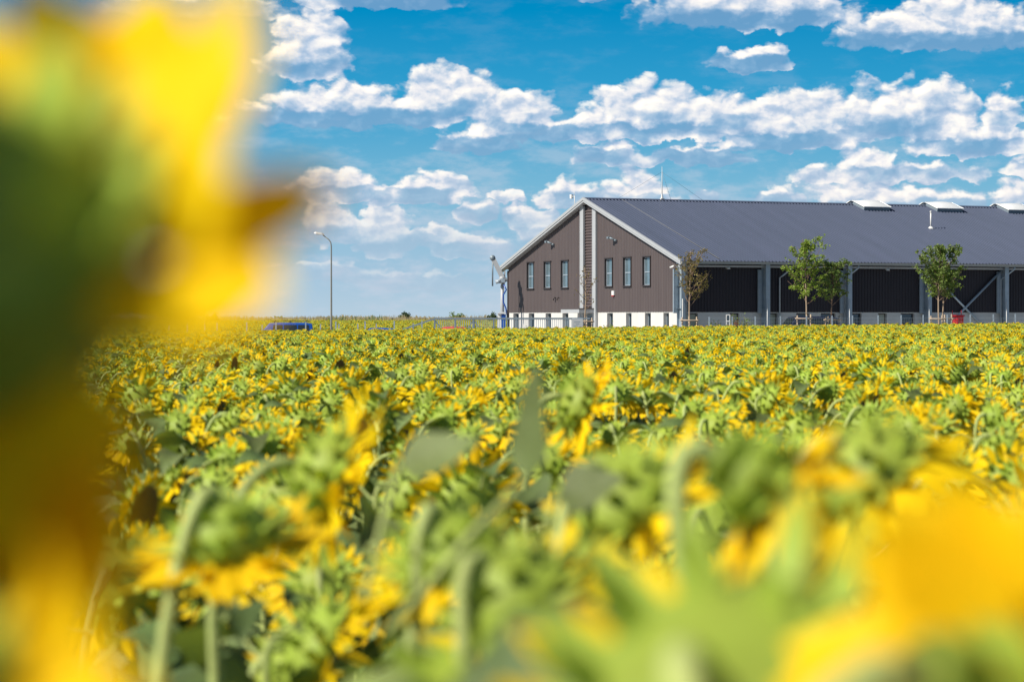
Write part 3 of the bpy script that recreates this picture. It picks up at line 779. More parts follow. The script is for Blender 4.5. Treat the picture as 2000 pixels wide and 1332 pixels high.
def van_st(L_, H_, s=1): return [(-L_ / 2, .72, .70, .86), (-L_ / 2 + .25, 1.0, .95, .95), (-L_ / 2 + .95, 1.14, 1.08, 1), (-L_ / 2 + 1.55, H_ - .04, 1.1, 1), (-L_ / 2 + 2.1, H_, 1.1, 1), (L_ / 2 - .5, H_ - .01, 1.1, 1), (L_ / 2 - .12, H_ - .08, 1.1, .98), (L_ / 2, 1.1, 1.08, .94)]
def car_st(L_, H_): return [(-L_ / 2, .62, .60, .82), (-L_ / 2 + .3, .85, .8, .95), (-L_ / 2 + 1.15, 1.0, .94, 1), (-L_ / 2 + 1.75, H_ - .03, .95, 1), (-L_ / 2 + 2.4, H_, .95, 1), (L_ / 2 - 1.1, H_ - .05, .95, 1), (L_ / 2 - .4, 1.08, .97, .97), (L_ / 2, .9, .86, .88)]
vd = 168.
vehicle('parked_van', 'bright blue van with black roof rack parked left of the lamp post', (gx(546, vd), vd, ground_z(gx(546, vd), vd) + .006), R(4), 4.4, 1.8, 1.86, van_st(4.4, 1.86), 'bluepaint', True, True)
vd = 155.5
vehicle('parked_van', 'dark navy van parked behind the tree stakes beside the warehouse wall', (gx(1566, vd), vd, ground_z(gx(1566, vd), vd) + .006), R(14), 4.35, 1.85, 1.94, van_st(4.35, 1.94), 'navypaint', True)
vd = 172.
vehicle('parked_car', 'blue car of which only the low roof shows over the flowers left of the gate', (gx(735, vd), vd, ground_z(gx(735, vd), vd) + .006), R(0), 4.3, 1.75, 1.46, car_st(4.3, 1.46), 'bluepaint', False)
vd = 170.
vehicle('parked_car', 'red car whose roof just shows behind the left end of the gate', (gx(878, vd), vd, ground_z(gx(878, vd), vd) + .006), R(0), 4.3, 1.75, 1.50, car_st(4.3, 1.50), 'redpaint', False)

# ------------------------------------------------------------------ young trees
def leafquad(c, p, s, rnd, mi=0):
    a = Vector((rnd.gauss(0, 1), rnd.gauss(0, 1), rnd.gauss(0, .7))).normalized()
    b = a.orthogonal().normalized(); b = (Matrix.Rotation(rnd.random() * 6.28, 3, a) @ b)
    n_ = a.cross(b)
    l = s * rnd.uniform(.7, 1.3); ww = l * .38
    V = [p, p + a * l * .5 + b * ww + n_ * l * .08, p + a * l, p + a * l * .5 - b * ww + n_ * l * .08]
    c.add([tuple(q) for q in V], [(0, 1, 2, 3)], mi)

def young_tree(px, d, ytop, ybr, halfw, nb, leafm, barkm, label, dens=26, ls=.11, seed=1, lean=0.0, asym=0.0, spread=1.0, topsharp=1.0, base=None, sparse_low=False):
    rnd = random.Random(seed)
    x = gx(px, d); gz = ground_z(x, d); o = empty('young_tree', (x, d, gz)); tag(o, label, 'tree', 'young staked trees in front of the warehouse')
    h = CAMZ + (HZ - ytop) / FPX * d - gz; hb = CAMZ + (HZ - ybr) / FPX * d - gz
    tp = [Vector((lean * t + .04 * math.sin(t * 7 + seed), 0, h * t * .98)) for t in np.linspace(0, 1, 9)]
    c = MB(); c.tube(tp, [.055 * (1 - .85 * t) + .006 for t in np.linspace(0, 1, 9)], 8); trunk = c.build('trunk', M[barkm], o)
    br = MB(); lf = MB()
    def tat(z):
        t = z / h * 8 / .98; i = min(7, int(t)); return tp[i].lerp(tp[i + 1], min(1, t - i))
    for k in range(nb):
        t = (k + rnd.random() * .8) / nb
        z = hb + (h - hb) * t * .93
        az_ = k * 2.4 + rnd.uniform(-.4, .4)
        prof = (math.sin(math.pi * min(1, (t * .8 + .22))) ** .8) * (1 - t) ** (.35 * topsharp) + .06
        ln = halfw * prof * rnd.uniform(.75, 1.2) * (1 + asym * math.cos(az_))
        elv = rnd.uniform(.45, .95) + .3 * t
        dr = Vector((math.cos(az_) * math.cos(elv), math.sin(az_) * math.cos(elv), math.sin(elv)))
        ln = ln / max(.45, math.cos(elv)) * spread
        p0 = tat(z); pts = [p0]
        for j in range(1, 6):
            q = p0 + dr * ln * j / 5 + Vector((0, 0, .10 * ln * (j / 5) ** 2)) + Vector((rnd.gauss(0, .03), rnd.gauss(0, .03), 0))
            if q.z > h: q.z = h - rnd.random() * .1
            pts.append(q)
        br.tube(pts, [.018 * (1 - j / 6) + .004 for j in range(6)], 5)
        nl = int(dens * (ln + .35))
        # twigs with leaf clumps
        for q in range(max(2, int(ln * 5))):
            s = rnd.uniform(.25 if not sparse_low else .45, 1) * 4.99; i = int(s); bp = pts[i].lerp(pts[i + 1], s - i)
            tw = Vector((rnd.gauss(0, 1), rnd.gauss(0, 1), rnd.gauss(.35, .7))).normalized() * rnd.uniform(.12, .32)
            br.tube([bp, bp + tw], [.006, .003], 4)
            for _ in range(int(dens * .75)):
                pp = bp + tw * rnd.uniform(.2, 1.15) + Vector((rnd.gauss(0, .055), rnd.gauss(0, .055), rnd.gauss(0, .05)))
                leafquad(lf, pp, ls, rnd)
    for _ in range(int(dens * 1.2)):
        leafquad(lf, tat(h * rnd.uniform(.86, 1.0)) + Vector((rnd.gauss(0, .06), rnd.gauss(0, .06), rnd.gauss(0, .03))), ls * .9, rnd)
    b = br.build('branches', M['bark'], o); lf.build('crown', M[leafm], o)
    return o
young_tree(1143, 152, 520, 606, .62, 17, 'tl1', 'barkl', 'almost bare young tree with thin upright twigs in front of the louvred gable centre', dens=3, ls=.10, seed=3, spread=1.1, sparse_low=True)
young_tree(1347.5, 151.6, 487, 600, 1.25, 26, 'tl1', 'barkl', 'olive green young tree with sparse reddish leaves at the corner of the warehouse', dens=13, ls=.10, seed=8, asym=.35)
young_tree(1574, 152, 466, 596, 1.35, 30, 'tl2', 'barkl', 'tallest bright green young tree in front of the navy van', dens=22, ls=.125, seed=12, topsharp=1.3)
young_tree(1625, 152.8, 512, 598, 1.0, 26, 'tl3', 'bark', 'shorter dark green young tree standing close right of the tallest one', dens=26, ls=.12, seed=21)
young_tree(1834, 152, 480, 590, 1.5, 34, 'tl3', 'barkl', 'dense round crowned young tree left of the red box', dens=30, ls=.12, seed=33, topsharp=1.2)
young_tree(1841.5, 153.2, 520, 594, 1.25, 24, 'tl2', 'barkl', 'second thinner trunked young tree tucked behind the dense one left of the red box', dens=24, ls=.12, seed=41)

def stakes(px, d, xs_, yt, label, dark=False):
    x = gx(px, d); gz = ground_z(x, d); o = empty('tree_stakes', (x, d, gz)); tag(o, label, 'tree stakes', 'wooden stake frames round the young trees')
    zt = CAMZ + (HZ - yt) / FPX * d - gz
    P_ = []
    for i, (sx, sy) in enumerate(xs_):
        c = MB(); c.tube([(sx, sy, 0), (sx, sy, zt + .03 * i), (sx, sy, zt + .03 * i + .01)], [.045, .043, .02], 8); c.build('stake', M['stake'], o); P_.append((sx, sy))
    for i in range(len(P_)):
        a, b = P_[i], P_[(i + 1) % len(P_)]; a_, b_ = Vector((*a, zt - .16)), Vector((*b, zt - .18)); u = (b_ - a_).normalized() * .14
        c = MB(); c.tube([a_ - u + Vector((0, -.055, .0)), b_ + u + Vector((0, -.055, 0))], .038, 8); c.build('crossbar', M['stake'], o)
    c = MB()
    for i, (sx, sy) in enumerate(P_): c.lathe([(.048, -.02), (.048, .03)], 8, 0, (sx, sy, zt - .38))
    c.build('tie', M['black'], o)
    return o
stakes(1143, 152, [(-.36, -.25), (.38, -.3), (.1, .42)], 622, 'wooden stake frame round the almost bare tree by the gate panel')
stakes(1346, 151.6, [(-.42, -.2), (.42, -.25), (.02, .4), (-.06, -.5)][:3], 620, 'wooden stake frame round the olive tree at the warehouse corner')
stakes(1572, 152, [(-.46, -.2), (.06, -.42), (.38, .35)], 616.5, 'wooden stake frame round the tallest green tree in front of the navy van')
stakes(1626, 152.8, [(-.44, -.3), (-.22, .35), (.40, .1)], 619, 'wooden stake frame round the shorter dark tree beside the navy van')
stakes(1838, 152, [(-.62, -.2), (.0, -.4), (.28, .4), (.58, -.2)], 617, 'wooden stake frame with four posts round the two trunks left of the red box')

# shrubs by the wall
def shrub(px, d, hw, ytop, m_, label, seed, n=420, ls=.09, name='shrub', cat='shrub'):
    rnd = random.Random(seed); x = gx(px, d); gz = ground_z(x, d); o = empty(name, (x, d, gz)); tag(o, label, cat)
    h = CAMZ + (HZ - ytop) / FPX * d - gz
    st = MB(); lf = MB()
    for i in range(12):
        a = rnd.random() * 6.28; l = rnd.uniform(.5, 1) * h; e = rnd.uniform(.0, .9) * hw
        tip = Vector((math.cos(a) * e, math.sin(a) * e, l)); pts = [Vector((0, 0, 0)), tip * .5 + Vector((0, 0, l * .12)), tip]
        st.tube(pts, [.02, .012, .005], 5)
        for k in range(n // 12):
            t = rnd.uniform(.25, 1.02); p = pts[0].lerp(pts[1], t * 2) if t < .5 else pts[1].lerp(pts[2], t * 2 - 1)
            leafquad(lf, p + Vector((rnd.gauss(0, .11 * hw + .05), rnd.gauss(0, .11 * hw + .05), rnd.gauss(0, .06))), ls, rnd)
    st.build('stem', M['bark'], o); lf.build('foliage', M[m_], o); return o
shrub(1397, 152.4, .55, 619, 'tl3', 'low grey green shrub left of the white framed sign', 51)
shrub(1432, 153.5, .55, 610, 'tl2', 'taller loose green shrub behind the white framed sign', 52)
shrub(1439, 151.8, .38, 624, 'tl4', 'rust red low shrub between the green shrubs', 53)
shrub(1456, 152.2, .5, 617, 'tl2', 'bright green shrub at the right end of the shrub bed', 54)
shrub(1187, 152.4, .4, 627, 'tl2', 'small green shrub at the foot of the white gable wall', 55, 260)
shrub(412, 330, 1.3, 612, 'farleaf', 'dark round bush on the horizon at the far left', 61, 900, .3, 'distant_bush', 'bush')
shrub(788, 480, 1.9, 608.5, 'farleaf', 'dense dark green bush on the horizon midway between lamp and gate', 62, 2400, .3, 'distant_bush', 'bush')
shrub(891, 470, 1.6, 610.5, 'tl3', 'lighter green bush on the horizon above the gate', 63, 1300, .3, 'distant_bush', 'bush')
shrub(966, 440, 1.2, 611.5, 'farleaf', 'small dark bush on the horizon left of the crane', 64, 1300, .3, 'distant_bush', 'bush')
shrub(545, 470, 1.0, 614, 'tl3', 'faint small bush in the dry grass above the blue van', 65, 500, .3, 'distant_bush', 'bush')

# white framed sign
o = empty('framed_sign', (gx(1422, 151), 151, ground_z(gx(1422, 151), 151))); tag(o, 'small white framed notice board on two posts among the shrubs', 'sign')
b0 = o.location.z; z0, z1 = CAMZ + (HZ - 628) / FPX * 151 - b0, CAMZ + (HZ - 614.5) / FPX * 151 - b0
c = MB(); c.box(-.12, -.075, -.03, .03, 0, z1); c.box(.075, .12, -.03, .03, 0, z1); c.box(-.075, .075, -.03, .03, z1 - .05, z1); c.box(-.075, .075, -.03, .03, z0, z0 + .05); c.build('sign_frame', M['plasticw'], o)
c = MB(); c.box(-.074, .074, -.01, .01, z0 + .051, z1 - .051); c.build('sign_panel', M['glassd'], o)
# red fire-point box
d0 = 153.
o = empty('fire_box', (gx(1871, d0), d0, ground_z(gx(1871, d0), d0))); tag(o, 'bright red metal fire equipment box with slanted lid on thin red posts by the warehouse', 'box')
zt = CAMZ + (HZ - 616.5) / FPX * d0 - o.location.z
c = MB(); V = [(-.28, -.25, .5), (.29, -.25, .5), (.29, .25, .5), (-.28, .25, .5), (-.28, -.25, zt - .03), (.29, -.25, zt - .03), (.29, .25, zt), (-.28, .25, zt)]
c.add(V, [(0, 1, 5, 4), (1, 2, 6, 5), (2, 3, 7, 6), (3, 0, 4, 7), (0, 3, 2, 1), (4, 5, 6, 7)]); c.build('box_body', M['redpaint'], o)
c = MB(); c.add([(-.35, -.32, zt - .035), (.36, -.32, zt - .035), (.36, .3, zt + .005), (-.35, .3, zt + .005), (-.35, -.32, zt + .02), (.36, -.32, zt + .02), (.36, .3, zt + .06), (-.35, .3, zt + .06)],
                [(0, 3, 2, 1), (4, 5, 6, 7), (0, 1, 5, 4), (1, 2, 6, 5), (2, 3, 7, 6), (3, 0, 4, 7)]); c.build('box_lid', M['redpaint'], o)
for X in (-.27, .25):
    c = MB(); c.box(X - .02, X + .02, .31, .35, 0, CAMZ + (HZ - 606.5) / FPX * d0 - o.location.z); c.build('post', M['redpaint'], o)
for X in (-.2, .2):
    c = MB(); c.box(X - .03, X + .03, -.03, .03, 0, .498); c.build('leg', M['redpaint'], o)

# dry grass strip at the far edge of the second field
rnd = random.Random(5); c = MB()
for i in range(30000):
    y = rnd.uniform(440, 500); x = rnd.uniform(-.24 * y, .10 * y)
    gz = ground_z(x, y); hh = (2.15 + .7 * mnoise.noise(Vector((x * .08, y * .05, 0)))) * rnd.uniform(.5, 1.0); ww = rnd.uniform(.03, .13)
    a = rnd.random() * 3.14; dx, dy = math.cos(a) * ww, math.sin(a) * ww
    grn = 1 if mnoise.noise(Vector((x * .15 + 9, y * .1, 3))) > .22 else 0
    c.add([(x - dx, y - dy, gz), (x + dx, y + dy, gz), (x + dx * .3 + rnd.gauss(0, .15), y, gz + hh), (x - dx * .4, y, gz + hh * rnd.uniform(.5, .9))], [(0, 1, 2, 3)], grn)
tag(c.build('dry_grass', [M['dry'], M['drygreen']]), 'strip of tall dry straw coloured grass and weeds along the horizon', 'grass', kind='stuff')

# ------------------------------------------------------------------ sunflowers
def blade(Ln, Wd, nu, nv, shape, curl, fold, wav=0.0, rnd=random):
    """flat blade along +X, normal +Z; returns V, F"""
    V = []; x = z = 0.0; ang = curl[0]; ds = Ln / nu; ph = rnd.random() * 6.28
    for i in range(nu + 1):
        t = i / nu; w_ = Wd * shape(t)
        for j in range(nv + 1):
            s = j / nv * 2 - 1
            V.append((x - math.sin(ang) * abs(s) * fold * w_ * 0, s * w_, z + abs(s) * w_ * fold + wav * Wd * math.sin(t * 9 + ph + s * 2) * abs(s)))
        ang = curl[0] + (curl[1] - curl[0]) * t
        x += math.cos(ang) * ds; z += math.sin(ang) * ds
    n = nv + 1
    return V, [(i * n + j, (i + 1) * n + j, (i + 1) * n + j + 1, i * n + j + 1) for i in range(nu) for j in range(nv)]
heart = lambda t: (min(1, (t / .22)) ** .55 if t < .22 else (max(0.0, 1 - (t - .22) / .78)) ** .75) * (1 if t > 0 else .4) + .01
pet = lambda t: (.45 + .55 * min(1, t / .4)) if t < .6 else max(.04, (1 - ((t - .6) / .4) ** 1.6))
brc = lambda t: max(.03, (.75 + .25 * min(1, t / .25)) * (1 - t) ** .7)

def xf(V, Mx): return [tuple(Mx @ Vector(v)) for v in V]

def sunflower_parts(seed, h=1.62, az_=None, pitch=None, Rd=.085, PL=.085, nleaf=10, topleaf=1.0, hook=.16, droop=0.0, leafsize=1.0, pw=1.0, petcurl=None):
    """returns dict of MBs; plant at origin, h = height of the head centre; azimuth measured from +Y toward +X"""
    rnd = random.Random(seed)
    az_ = R(max(5, min(105, 52 + rnd.gauss(0, 32)))) if az_ is None else az_
    pitch = R(-33 + rnd.gauss(0, 23)) if pitch is None else pitch
    f = Vector((math.cos(pitch) * math.sin(az_), math.cos(pitch) * math.cos(az_), math.sin(pitch)))
    fh = Vector((math.sin(az_), math.cos(az_), 0))
    Hc = fh * hook + Vector((0, 0, h))                       # head centre
    back = Hc - f * .045
    # stem with swan neck
    lean = Vector((rnd.gauss(0, .02), rnd.gauss(0, .02), 0))
    top = back + Vector((0, 0, .05)) - fh * (hook * .8)
    p1 = Vector((lean.x * 2, lean.y * 2, h - .20)); p2 = top + Vector((0, 0, .04)); p3 = back - f * .05
    pts = [Vector((0, 0, 0)), Vector((lean.x * .5, lean.y * .5, h * .3)), Vector((lean.x, lean.y, h * .62))]
    B0, B1, B2, B3 = p1, p1 + Vector((0, 0, .13)), back - f * .085, back
    for t in np.linspace(0, 1, 9):
        pts.append(B0 * (1 - t) ** 3 + B1 * 3 * t * (1 - t) ** 2 + B2 * 3 * t * t * (1 - t) + B3 * t ** 3)
    n = len(pts); rad = [.015, .014, .0125] + [.0105 - .002 * math.sin(math.pi * k / 8) for k in range(9)]
    out = {}
    c = MB(); c.tube(pts, rad, 7, 0); out['stem'] = c
    # head frame
    zq = f; xq = Vector((0, 0, 1)).cross(zq); xq = xq.normalized() if xq.length > .05 else Vector((1, 0, 0)); yq = zq.cross(xq)
    Mh = Matrix(((xq.x, yq.x, zq.x, Hc.x), (xq.y, yq.y, zq.y, Hc.y), (xq.z, yq.z, zq.z, Hc.z), (0, 0, 0, 1)))
    c = MB(); c.lathe([(.011, -.055), (.02, -.050), (Rd * .42, -.046), (Rd * .75, -.034), (Rd * .97, -.014), (Rd, .004), (Rd * .93, .014)], 18, 0, M=Mh)
    out['flower_head'] = c
    c = MB(); c.lathe([(Rd * .93, .014), (Rd * .7, .024), (Rd * .35, .022), (.002, .016)], 18, 0, M=Mh); out['seed_disc'] = c
    # bracts
    c = MB()
    for ring, (nb_, rr, zz, l0, up) in enumerate(((16, .97, -.006, .052, -.02), (13, .88, -.018, .044, -.45), (10, .62, -.038, .036, -.8))):
        for k in range(nb_):
            a = 2 * math.pi * (k + .5 * ring) / nb_ + rnd.gauss(0, .07); e = up + rnd.gauss(0, .22)
            V, F = blade(l0 * rnd.uniform(.8, 1.25) * (Rd / .085), .0130 * rnd.uniform(.8, 1.15), 3, 2, brc, (e, e - rnd.uniform(.2, 1.0)), .25, rnd=rnd)
            Mb = Mh @ Matrix.Rotation(a, 4, 'Z') @ Matrix.Translation((Rd * rr * .95, 0, zz))
            c.add(xf(V, Mb), F, 0, True)
    out['bracts'] = c
    # ray petals, two loose rings
    c = MB(); npet = rnd.randint(33, 40)
    for k in range(npet):
        a = 2 * math.pi * k / npet + rnd.gauss(0, .06)
        if rnd.random() < (.05 if pw < 2 else .16): continue
        e = rnd.gauss(.18, .22) + (petcurl or 0)
        # petals sag with gravity on nodding heads
        V, F = blade(PL * rnd.uniform(.75, 1.15), .0110 * pw * rnd.uniform(.8, 1.2) * (PL / .085), 5, 2, pet, (e, e + rnd.gauss(-.25, .45)), rnd.uniform(.15, .5), .06, rnd=rnd)
        Mb = Mh @ Matrix.Rotation(a, 4, 'Z') @ Matrix.Translation((Rd * .95, 0, .004 + (k % 2) * .004)) @ Matrix.Rotation(rnd.gauss(0, .3), 4, 'X')
        V = [Vector(q) for q in xf(V, Mb)]
        for q_ in V:
            dd = (q_ - Hc).length
            q_.z -= max(0, dd - Rd) * droop
        c.add([tuple(q) for q in V], F, 0, True)
    out['petals'] = c
    # leaves
    lv = []
    for k in range(nleaf):
        t = k / max(1, nleaf - 1)                      # 0 = top
        zl = (h - .06) * topleaf - .055 * k ** 1.15 - rnd.random() * .04
        if zl < .3: break
        a = k * 2.4 + rnd.uniform(-.5, .5) + seed
        sz = (.125 + .13 * min(1, t * 1.7)) * rnd.uniform(.8, 1.2) * leafsize
        pe = .05 + .12 * min(1, t * 1.6); e0 = rnd.uniform(.15, 1.0) - .3 * t
        c = MB(); dr = Vector((math.cos(e0), 0, math.sin(e0)))
        V, F = blade(sz, sz * .40, 7, 4, heart, (e0 * .4 + rnd.uniform(-.5, .35), -.75 - rnd.random() * .6 + e0 * .3), rnd.uniform(.08, .5), .10, rnd=rnd)
        base_ = Vector((0, 0, zl)) + lean * (zl / h) * 1.0
        Ml = Matrix.Translation(base_) @ Matrix.Rotation(a, 4, 'Z')
        endp = dr * pe
        c.tube([tuple(Ml @ Vector((0, 0, 0))), tuple(Ml @ (dr * pe * .5 + Vector((0, 0, -.005)))), tuple(Ml @ endp)], [.0045, .004, .0035], 5, 1, cap=False)
        c.add(xf(V, Ml @ Matrix.Translation(endp) @ Matrix.Rotation(rnd.gauss(0, .35), 4, 'X')), F, 0, True)
        lv.append(c)
    out['leaves'] = lv
    return out

MATS = {'stem': 'stem', 'flower_head': 'bract', 'seed_disc': 'disc', 'bracts': 'bract', 'petals': 'petal'}
GRP = 'sunflowers growing in the front of the field'
def sunflower_object(parts, label):
    o = empty('sunflower'); tag(o, label, 'sunflower', GRP)
    parts['stem'].build('stem', M['stem'], o)
    hd = parts['flower_head'].build('flower_head', M['bract'], o)
    parts['seed_disc'].build('seed_disc', M['disc'], hd)
    parts['bracts'].build('bracts', M['bract'], hd)
    parts['petals'].build('petals', M['petal'], hd)
    for c in parts['leaves']: c.build('leaf', [M['leaf'], M['stem']], o)
    return o

# hero plants close to the lens: head centre at (x, y, z), facing, size
def hero(px, py, d, az_, pitch, Rd, PL, label, seed, hook=.14, nleaf=8, topleaf=.93, droop=0.0, ls=1.0, pc=0.0, pw=1.2):
    p = at(px, py, d); gz = 0.0
    pr = sunflower_parts(seed, p.z, R(az_), R(pitch), Rd, PL, nleaf, topleaf, hook, droop, ls, petcurl=pc, pw=pw)
    o = sunflower_object(pr, label)
    o.location = (p.x - math.sin(R(az_)) * hook, p.y - math.cos(R(az_)) * hook, 0)
    return o
HEROES = [
 dict(px=-15, py=545, d=.66, az_=44, pitch=-34, Rd=.045, PL=.061, pw=2.4, seed=101, hook=.10, nleaf=2, topleaf=.93, label='huge out of focus sunflower head filling the upper left of the view'),
 dict(px=-170, py=1440, d=.60, az_=52, pitch=-20, Rd=.030, PL=.055, pw=2.0, seed=102, hook=.10, nleaf=2, topleaf=.93, label='blurred yellow sunflower at the lower left edge below the huge one'),
 dict(px=1430, py=1440, d=1.15, az_=30, pitch=-40, Rd=.080, PL=.055, seed=143, hook=.10, nleaf=4, topleaf=.93, label='large blurred green back of a sunflower filling the bottom right of centre'),
 dict(px=1500, py=960, d=2.1, az_=84, pitch=-35, Rd=.036, PL=.068, droop=.5, seed=104, label='soft golden sunflower standing above the others right of the middle'),
 dict(px=1215, py=985, d=3.2, az_=55, pitch=-50, Rd=.075, PL=.08, seed=105, label='drooping orange yellow sunflower head near the centre bottom with a pale leaf beside it'),
 dict(px=640, py=930, d=3.9, az_=75, pitch=-22, Rd=.07, PL=.08, seed=106, label='sunflower seen edge on with its petals hanging to the right, left of the centre'),
 dict(px=440, py=1055, d=3.1, az_=30, pitch=-70, Rd=.06, PL=.075, seed=107, label='nodding sunflower with long orange petals hanging straight down at the lower left'),
 dict(px=880, py=1090, d=2.9, az_=40, pitch=-65, Rd=.06, PL=.06, seed=108, label='nodding sunflower with a thick pale bent stem in the lower middle'),
 dict(px=1130, py=790, d=7.0, az_=72, pitch=-25, Rd=.08, PL=.085, seed=109, label='sunflower with side turned petals just right of the upright blurred leaf'),
 dict(px=1250, py=1400, d=1.6, az_=50, pitch=-55, Rd=.065, PL=.065, seed=110, nleaf=3, topleaf=.95, hook=.09, label='blurred green backed sunflower low in the centre right foreground'),
 dict(px=1990, py=1430, d=.95, az_=58, pitch=-25, Rd=.028, PL=.084, pw=2.6, pc=-.75, seed=111, nleaf=3, topleaf=.9, label='blurred yellow petalled sunflower cut by the right edge of the view'),
 dict(px=900, py=1500, d=1.5, az_=45, pitch=-55, Rd=.07, PL=.07, seed=112, nleaf=9, topleaf=1.02, ls=1.3, label='leafy sunflower top with broad grey green leaves at the bottom middle'),
 dict(px=1010, py=1180, d=2.5, az_=60, pitch=-50, Rd=.06, PL=.06, seed=113, nleaf=7, label='sunflower with one slender pale leaf standing upright above the others'),
 dict(px=1700, py=930, d=3.1, az_=70, pitch=-45, Rd=.07, PL=.085, droop=.5, seed=114, label='bright yellow sunflower behind the soft golden one right of the middle'),
]
HO = [hero(**h_) for h_ in HEROES]
# a slender upright leaf shoot and round leaf nearer than the main canopy
def add_leaf(o, px, py, d, Ln, Wd, tilt, yaw, roll, fold=.15, curl=(0, .3)):
    p = at(px, py, d) - o.location
    c = MB(); V, F = blade(Ln, Wd, 8, 6, heart, curl, fold, .05, random.Random(px))
    Mx = Matrix.Translation(p) @ Matrix.Rotation(R(yaw), 4, 'Z') @ Matrix.Rotation(R(-tilt), 4, 'Y') @ Matrix.Rotation(R(roll), 4, 'X')
    c.add(xf(V, Mx), F, 0, True)
    t0 = p; c.tube([tuple(t0), (p.x * .6, p.y * .6, p.z - .05), (0, 0, p.z - .14)], .004, 5, 1)
    return c.build('leaf', [M['leaf'], M['stem']], o)

add_leaf(HO[12], 1030, 935, 2.5, .115, .030, 82, 42, 0, fold=.12, curl=(.0, .1))
add_leaf(HO[4], 1090, 965, 3.05, .085, .036, 10, -10, 55)
add_leaf(HO[11], 850, 1380, 1.35, .22, .075, -5, -20, 45)
add_leaf(HO[7], 780, 905, 2.9, .10, .035, 12, -10, 50)
add_leaf(HO[0], -960, 170, .677, .20, .08, 0, -60, 49)  # unseen leaf added on the sun side to shade the huge head
# prototypes of the field plants
rndp = random.Random(77)
PROT = []
for i in range(14):
    PROT.append(sunflower_parts(200 + i, 1.60, None, None, rndp.uniform(.055, .098), rndp.uniform(.072, .098), rndp.randint(10, 13), rndp.uniform(.97, 1.10), rndp.uniform(.10, .18), droop=rndp.uniform(0, .5), leafsize=rndp.uniform(1.0, 1.3)))
protos = [sunflower_object(p, 'x') for p in PROT]
def plant_z(x, y):
    z = .93 - .058 * sstep(14, 110, y) + (.05 if y < 50 else .02) * mnoise.noise(Vector((x * .35, y * .35, 0))) + .02 * mnoise.noise(Vector((x * 1.3, y * 1.3, 5)))
    return z
# field points on jittered rows
pts = []
rndf = random.Random(9)
hero_xy = [(o.location.x, o.location.y) for o in COL.objects if o.name.startswith('sunflower') and o.location.length > .2]
y = 1.3
rowdir = R(24)
DMAX = 141.0
rowsp, plsp = .68, .32
cr, sr = math.cos(rowdir), math.sin(rowdir)
nrow = int(300 / rowsp)
for i in range(-nrow // 2, nrow // 2):
    for j in range(int(260 / plsp)):
        u = i * rowsp + rndf.gauss(0, .07); v_ = (j - 150) * plsp + rndf.gauss(0, .06)
        x = u * cr + v_ * sr; yy = -u * sr + v_ * cr
        if yy < 1.9 or yy > DMAX: continue
        if abs(x) > .235 * yy + 1.5: continue
        if yy > 60 and rndf.random() < .25: continue
        pts.append((x, yy))
pts = [p for p in pts if all((p[0] - q[0]) ** 2 + (p[1] - q[1]) ** 2 > .06 for q in hero_xy)]
pts.sort(key=lambda p: p[1])
print('field plants', len(pts))
nind = 300 - len(HEROES)
inview = [p for p in pts if abs(p[0]) < .1961 * p[1] + .22]
ind = set(inview[:nind]); used = set()
rndi = random.Random(4)
zones = [('rear', .0), ]
k = 0
ymax = max(p[1] for p in ind)
LMK = [(260, 'at the far left'), (480, 'below the veiled lamp'), (640, 'below the blue van'), (800, 'below the tall lamp'), (960, 'below the gate'),
       (1090, 'below the left gable windows'), (1180, 'below the gable centre'), (1320, 'below the right gable windows'), (1480, 'below the olive tree'),
       (1600, 'below the tallest tree'), (1720, 'below the navy van'), (1850, 'below the dense round tree'), (9999, 'below the red box and beyond')]
BND = ['nearest', 'second nearest', 'middle', 'second farthest', 'farthest']
ORD = ['leftmost', 'second from left', 'third from left', 'fourth from left', 'fifth from left', 'sixth from left', 'seventh from left', 'eighth from left', 'ninth from left', 'tenth from left', 'eleventh from left', 'twelfth from left', 'thirteenth from left']
cells = {}
for n_, p in enumerate(inview[:nind]):
    px = 1000 + FPX * p[0] / p[1]
    cells.setdefault((n_ * 5 // nind, next(i for i, l in enumerate(LMK) if px < l[0])), []).append((px, p))
LAB = {}
for (b_, l_), q in cells.items():
    q.sort()
    for i, (px, p) in enumerate(q):
        LAB[p] = (ORD[i] + ' of the ' if len(q) > 1 and i < 13 else 'one of the ' if len(q) > 1 else 'only one of the ') + BND[b_] + ' large sunflowers ' + LMK[l_][1]
for p in inview[:nind]:
    i = rndi.randrange(len(protos))
    if i not in used: o = protos[i]; used.add(i)
    else: o = copy_tree(protos[i])
    s = plant_z(*p) * rndi.uniform(.93, 1.04)
    if p[1] < 3.2: s *= .95
    elif p[1] < 5: s *= .975
    o.location = (p[0], p[1], ground_z(*p)); o.rotation_euler = (rndi.gauss(0, .03), rndi.gauss(0, .03), rndi.gauss(0, .3)); o.scale = (s, s, s)
    o['label'] = LAB[p]
print('individuals to', ymax)

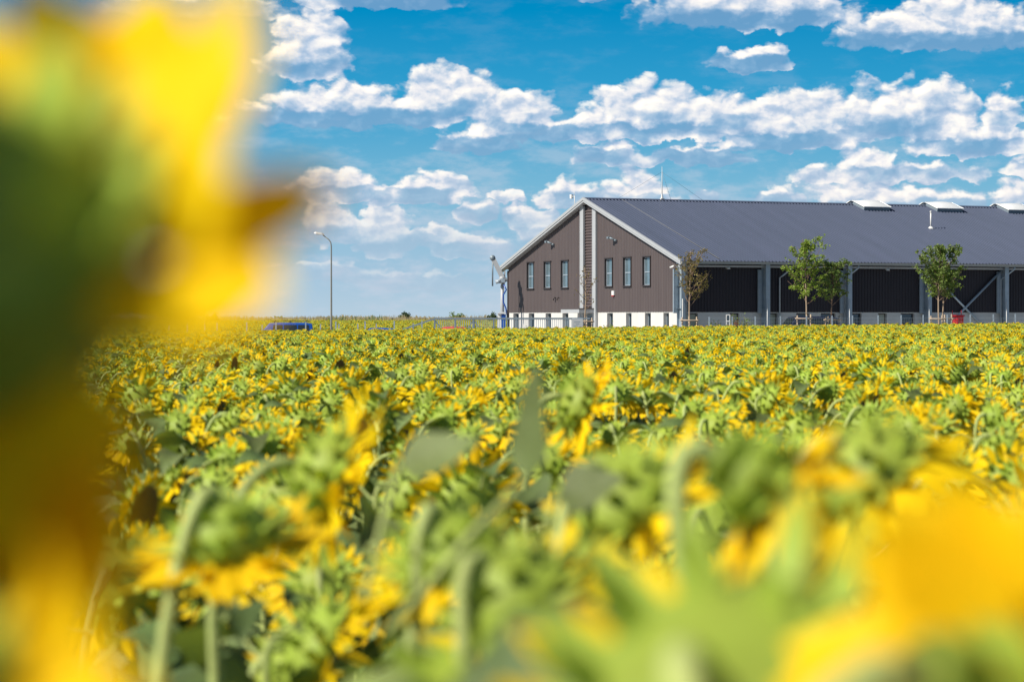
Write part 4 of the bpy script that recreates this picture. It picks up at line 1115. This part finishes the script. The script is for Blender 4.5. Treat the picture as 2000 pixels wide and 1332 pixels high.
# the mass of the field: one object, instanced by geometry nodes
rest = [p for p in pts if p not in ind]
far = []
for _ in range(17000):
    y = 186 + 250 * rndf.random() ** 1.6; x = rndf.uniform(-.26 * y, .06 * y)
    if -12 < x - 2 and y < 200: pass
    far.append((x, y))
allp = rest + far
N = len(allp)
co_ = np.array([(x, y, ground_z(x, y)) for x, y in allp])
rot = np.array([(rndf.gauss(0, .04), rndf.gauss(0, .04), rndf.gauss(0, .35)) for _ in allp])
scl = np.array([plant_z(x, y) * rndf.uniform(.92, 1.04) * 1.0 for x, y in allp])
idx = np.array([rndf.randrange(len(PROT)) for _ in allp])
me = bpy.data.meshes.new('sunflower_field'); me.from_pydata(co_.tolist(), [], [])
a = me.attributes.new('rot', 'FLOAT_VECTOR', 'POINT'); a.data.foreach_set('vector', rot.ravel())
a = me.attributes.new('scl', 'FLOAT', 'POINT'); a.data.foreach_set('value', scl)
a = me.attributes.new('idx', 'INT', 'POINT'); a.data.foreach_set('value', idx)
srcs = []
for i, p in enumerate(PROT):
    c = MB()
    for k2, mi in (('stem', 0), ('flower_head', 1), ('seed_disc', 2), ('bracts', 1), ('petals', 3)):
        q = p[k2]; c.add(np.concatenate(q.v), q.f, mi, True)
    for q in p['leaves']:
        c.add(np.concatenate(q.v), q.f, 4, True)
        nq = len(q.f)
        for t in range(nq): c.mi[-nq + t] = 4 if q.mi[t] == 0 else 0
    srcs.append(bpy.data.objects.new('sunflower_source', c.mesh('sunflower_source', [M['stem'], M['bract'], M['disc'], M['petal'], M['leaf']])))
ng = bpy.data.node_groups.new('scatter', 'GeometryNodeTree')
ng.interface.new_socket('Geometry', in_out='INPUT', socket_type='NodeSocketGeometry')
ng.interface.new_socket('Geometry', in_out='OUTPUT', socket_type='NodeSocketGeometry')
q = G(ng); gi = q.n('NodeGroupInput'); go = q.n('NodeGroupOutput'); jn = q.n('GeometryNodeJoinGeometry'); ip = q.n('GeometryNodeInstanceOnPoints')
for s in srcs:
    oi = q.n('GeometryNodeObjectInfo'); oi.inputs['Object'].default_value = s; oi.inputs['As Instance'].default_value = True; q.l(oi.outputs['Geometry'], jn.inputs[0])
ip.inputs['Pick Instance'].default_value = True
q.l(gi.outputs[0], ip.inputs['Points']); q.l(jn.outputs[0], ip.inputs['Instance'])
for nm, ty, so3 in (('rot', 'FLOAT_VECTOR', 'Rotation'), ('scl', 'FLOAT', 'Scale'), ('idx', 'INT', 'Instance Index')):
    na = q.n('GeometryNodeInputNamedAttribute', data_type=ty); na.inputs[0].default_value = nm; q.l(na.outputs[0], ip.inputs[so3])
q.l(ip.outputs[0], go.inputs[0])
fo = bpy.data.objects.new('sunflower_field', me); link(fo)
md = fo.modifiers.new('scatter', 'NODES'); md.node_group = ng
tag(fo, 'dense mass of small distant sunflowers covering the field as far as the fence and beyond', 'sunflowers', kind='stuff')
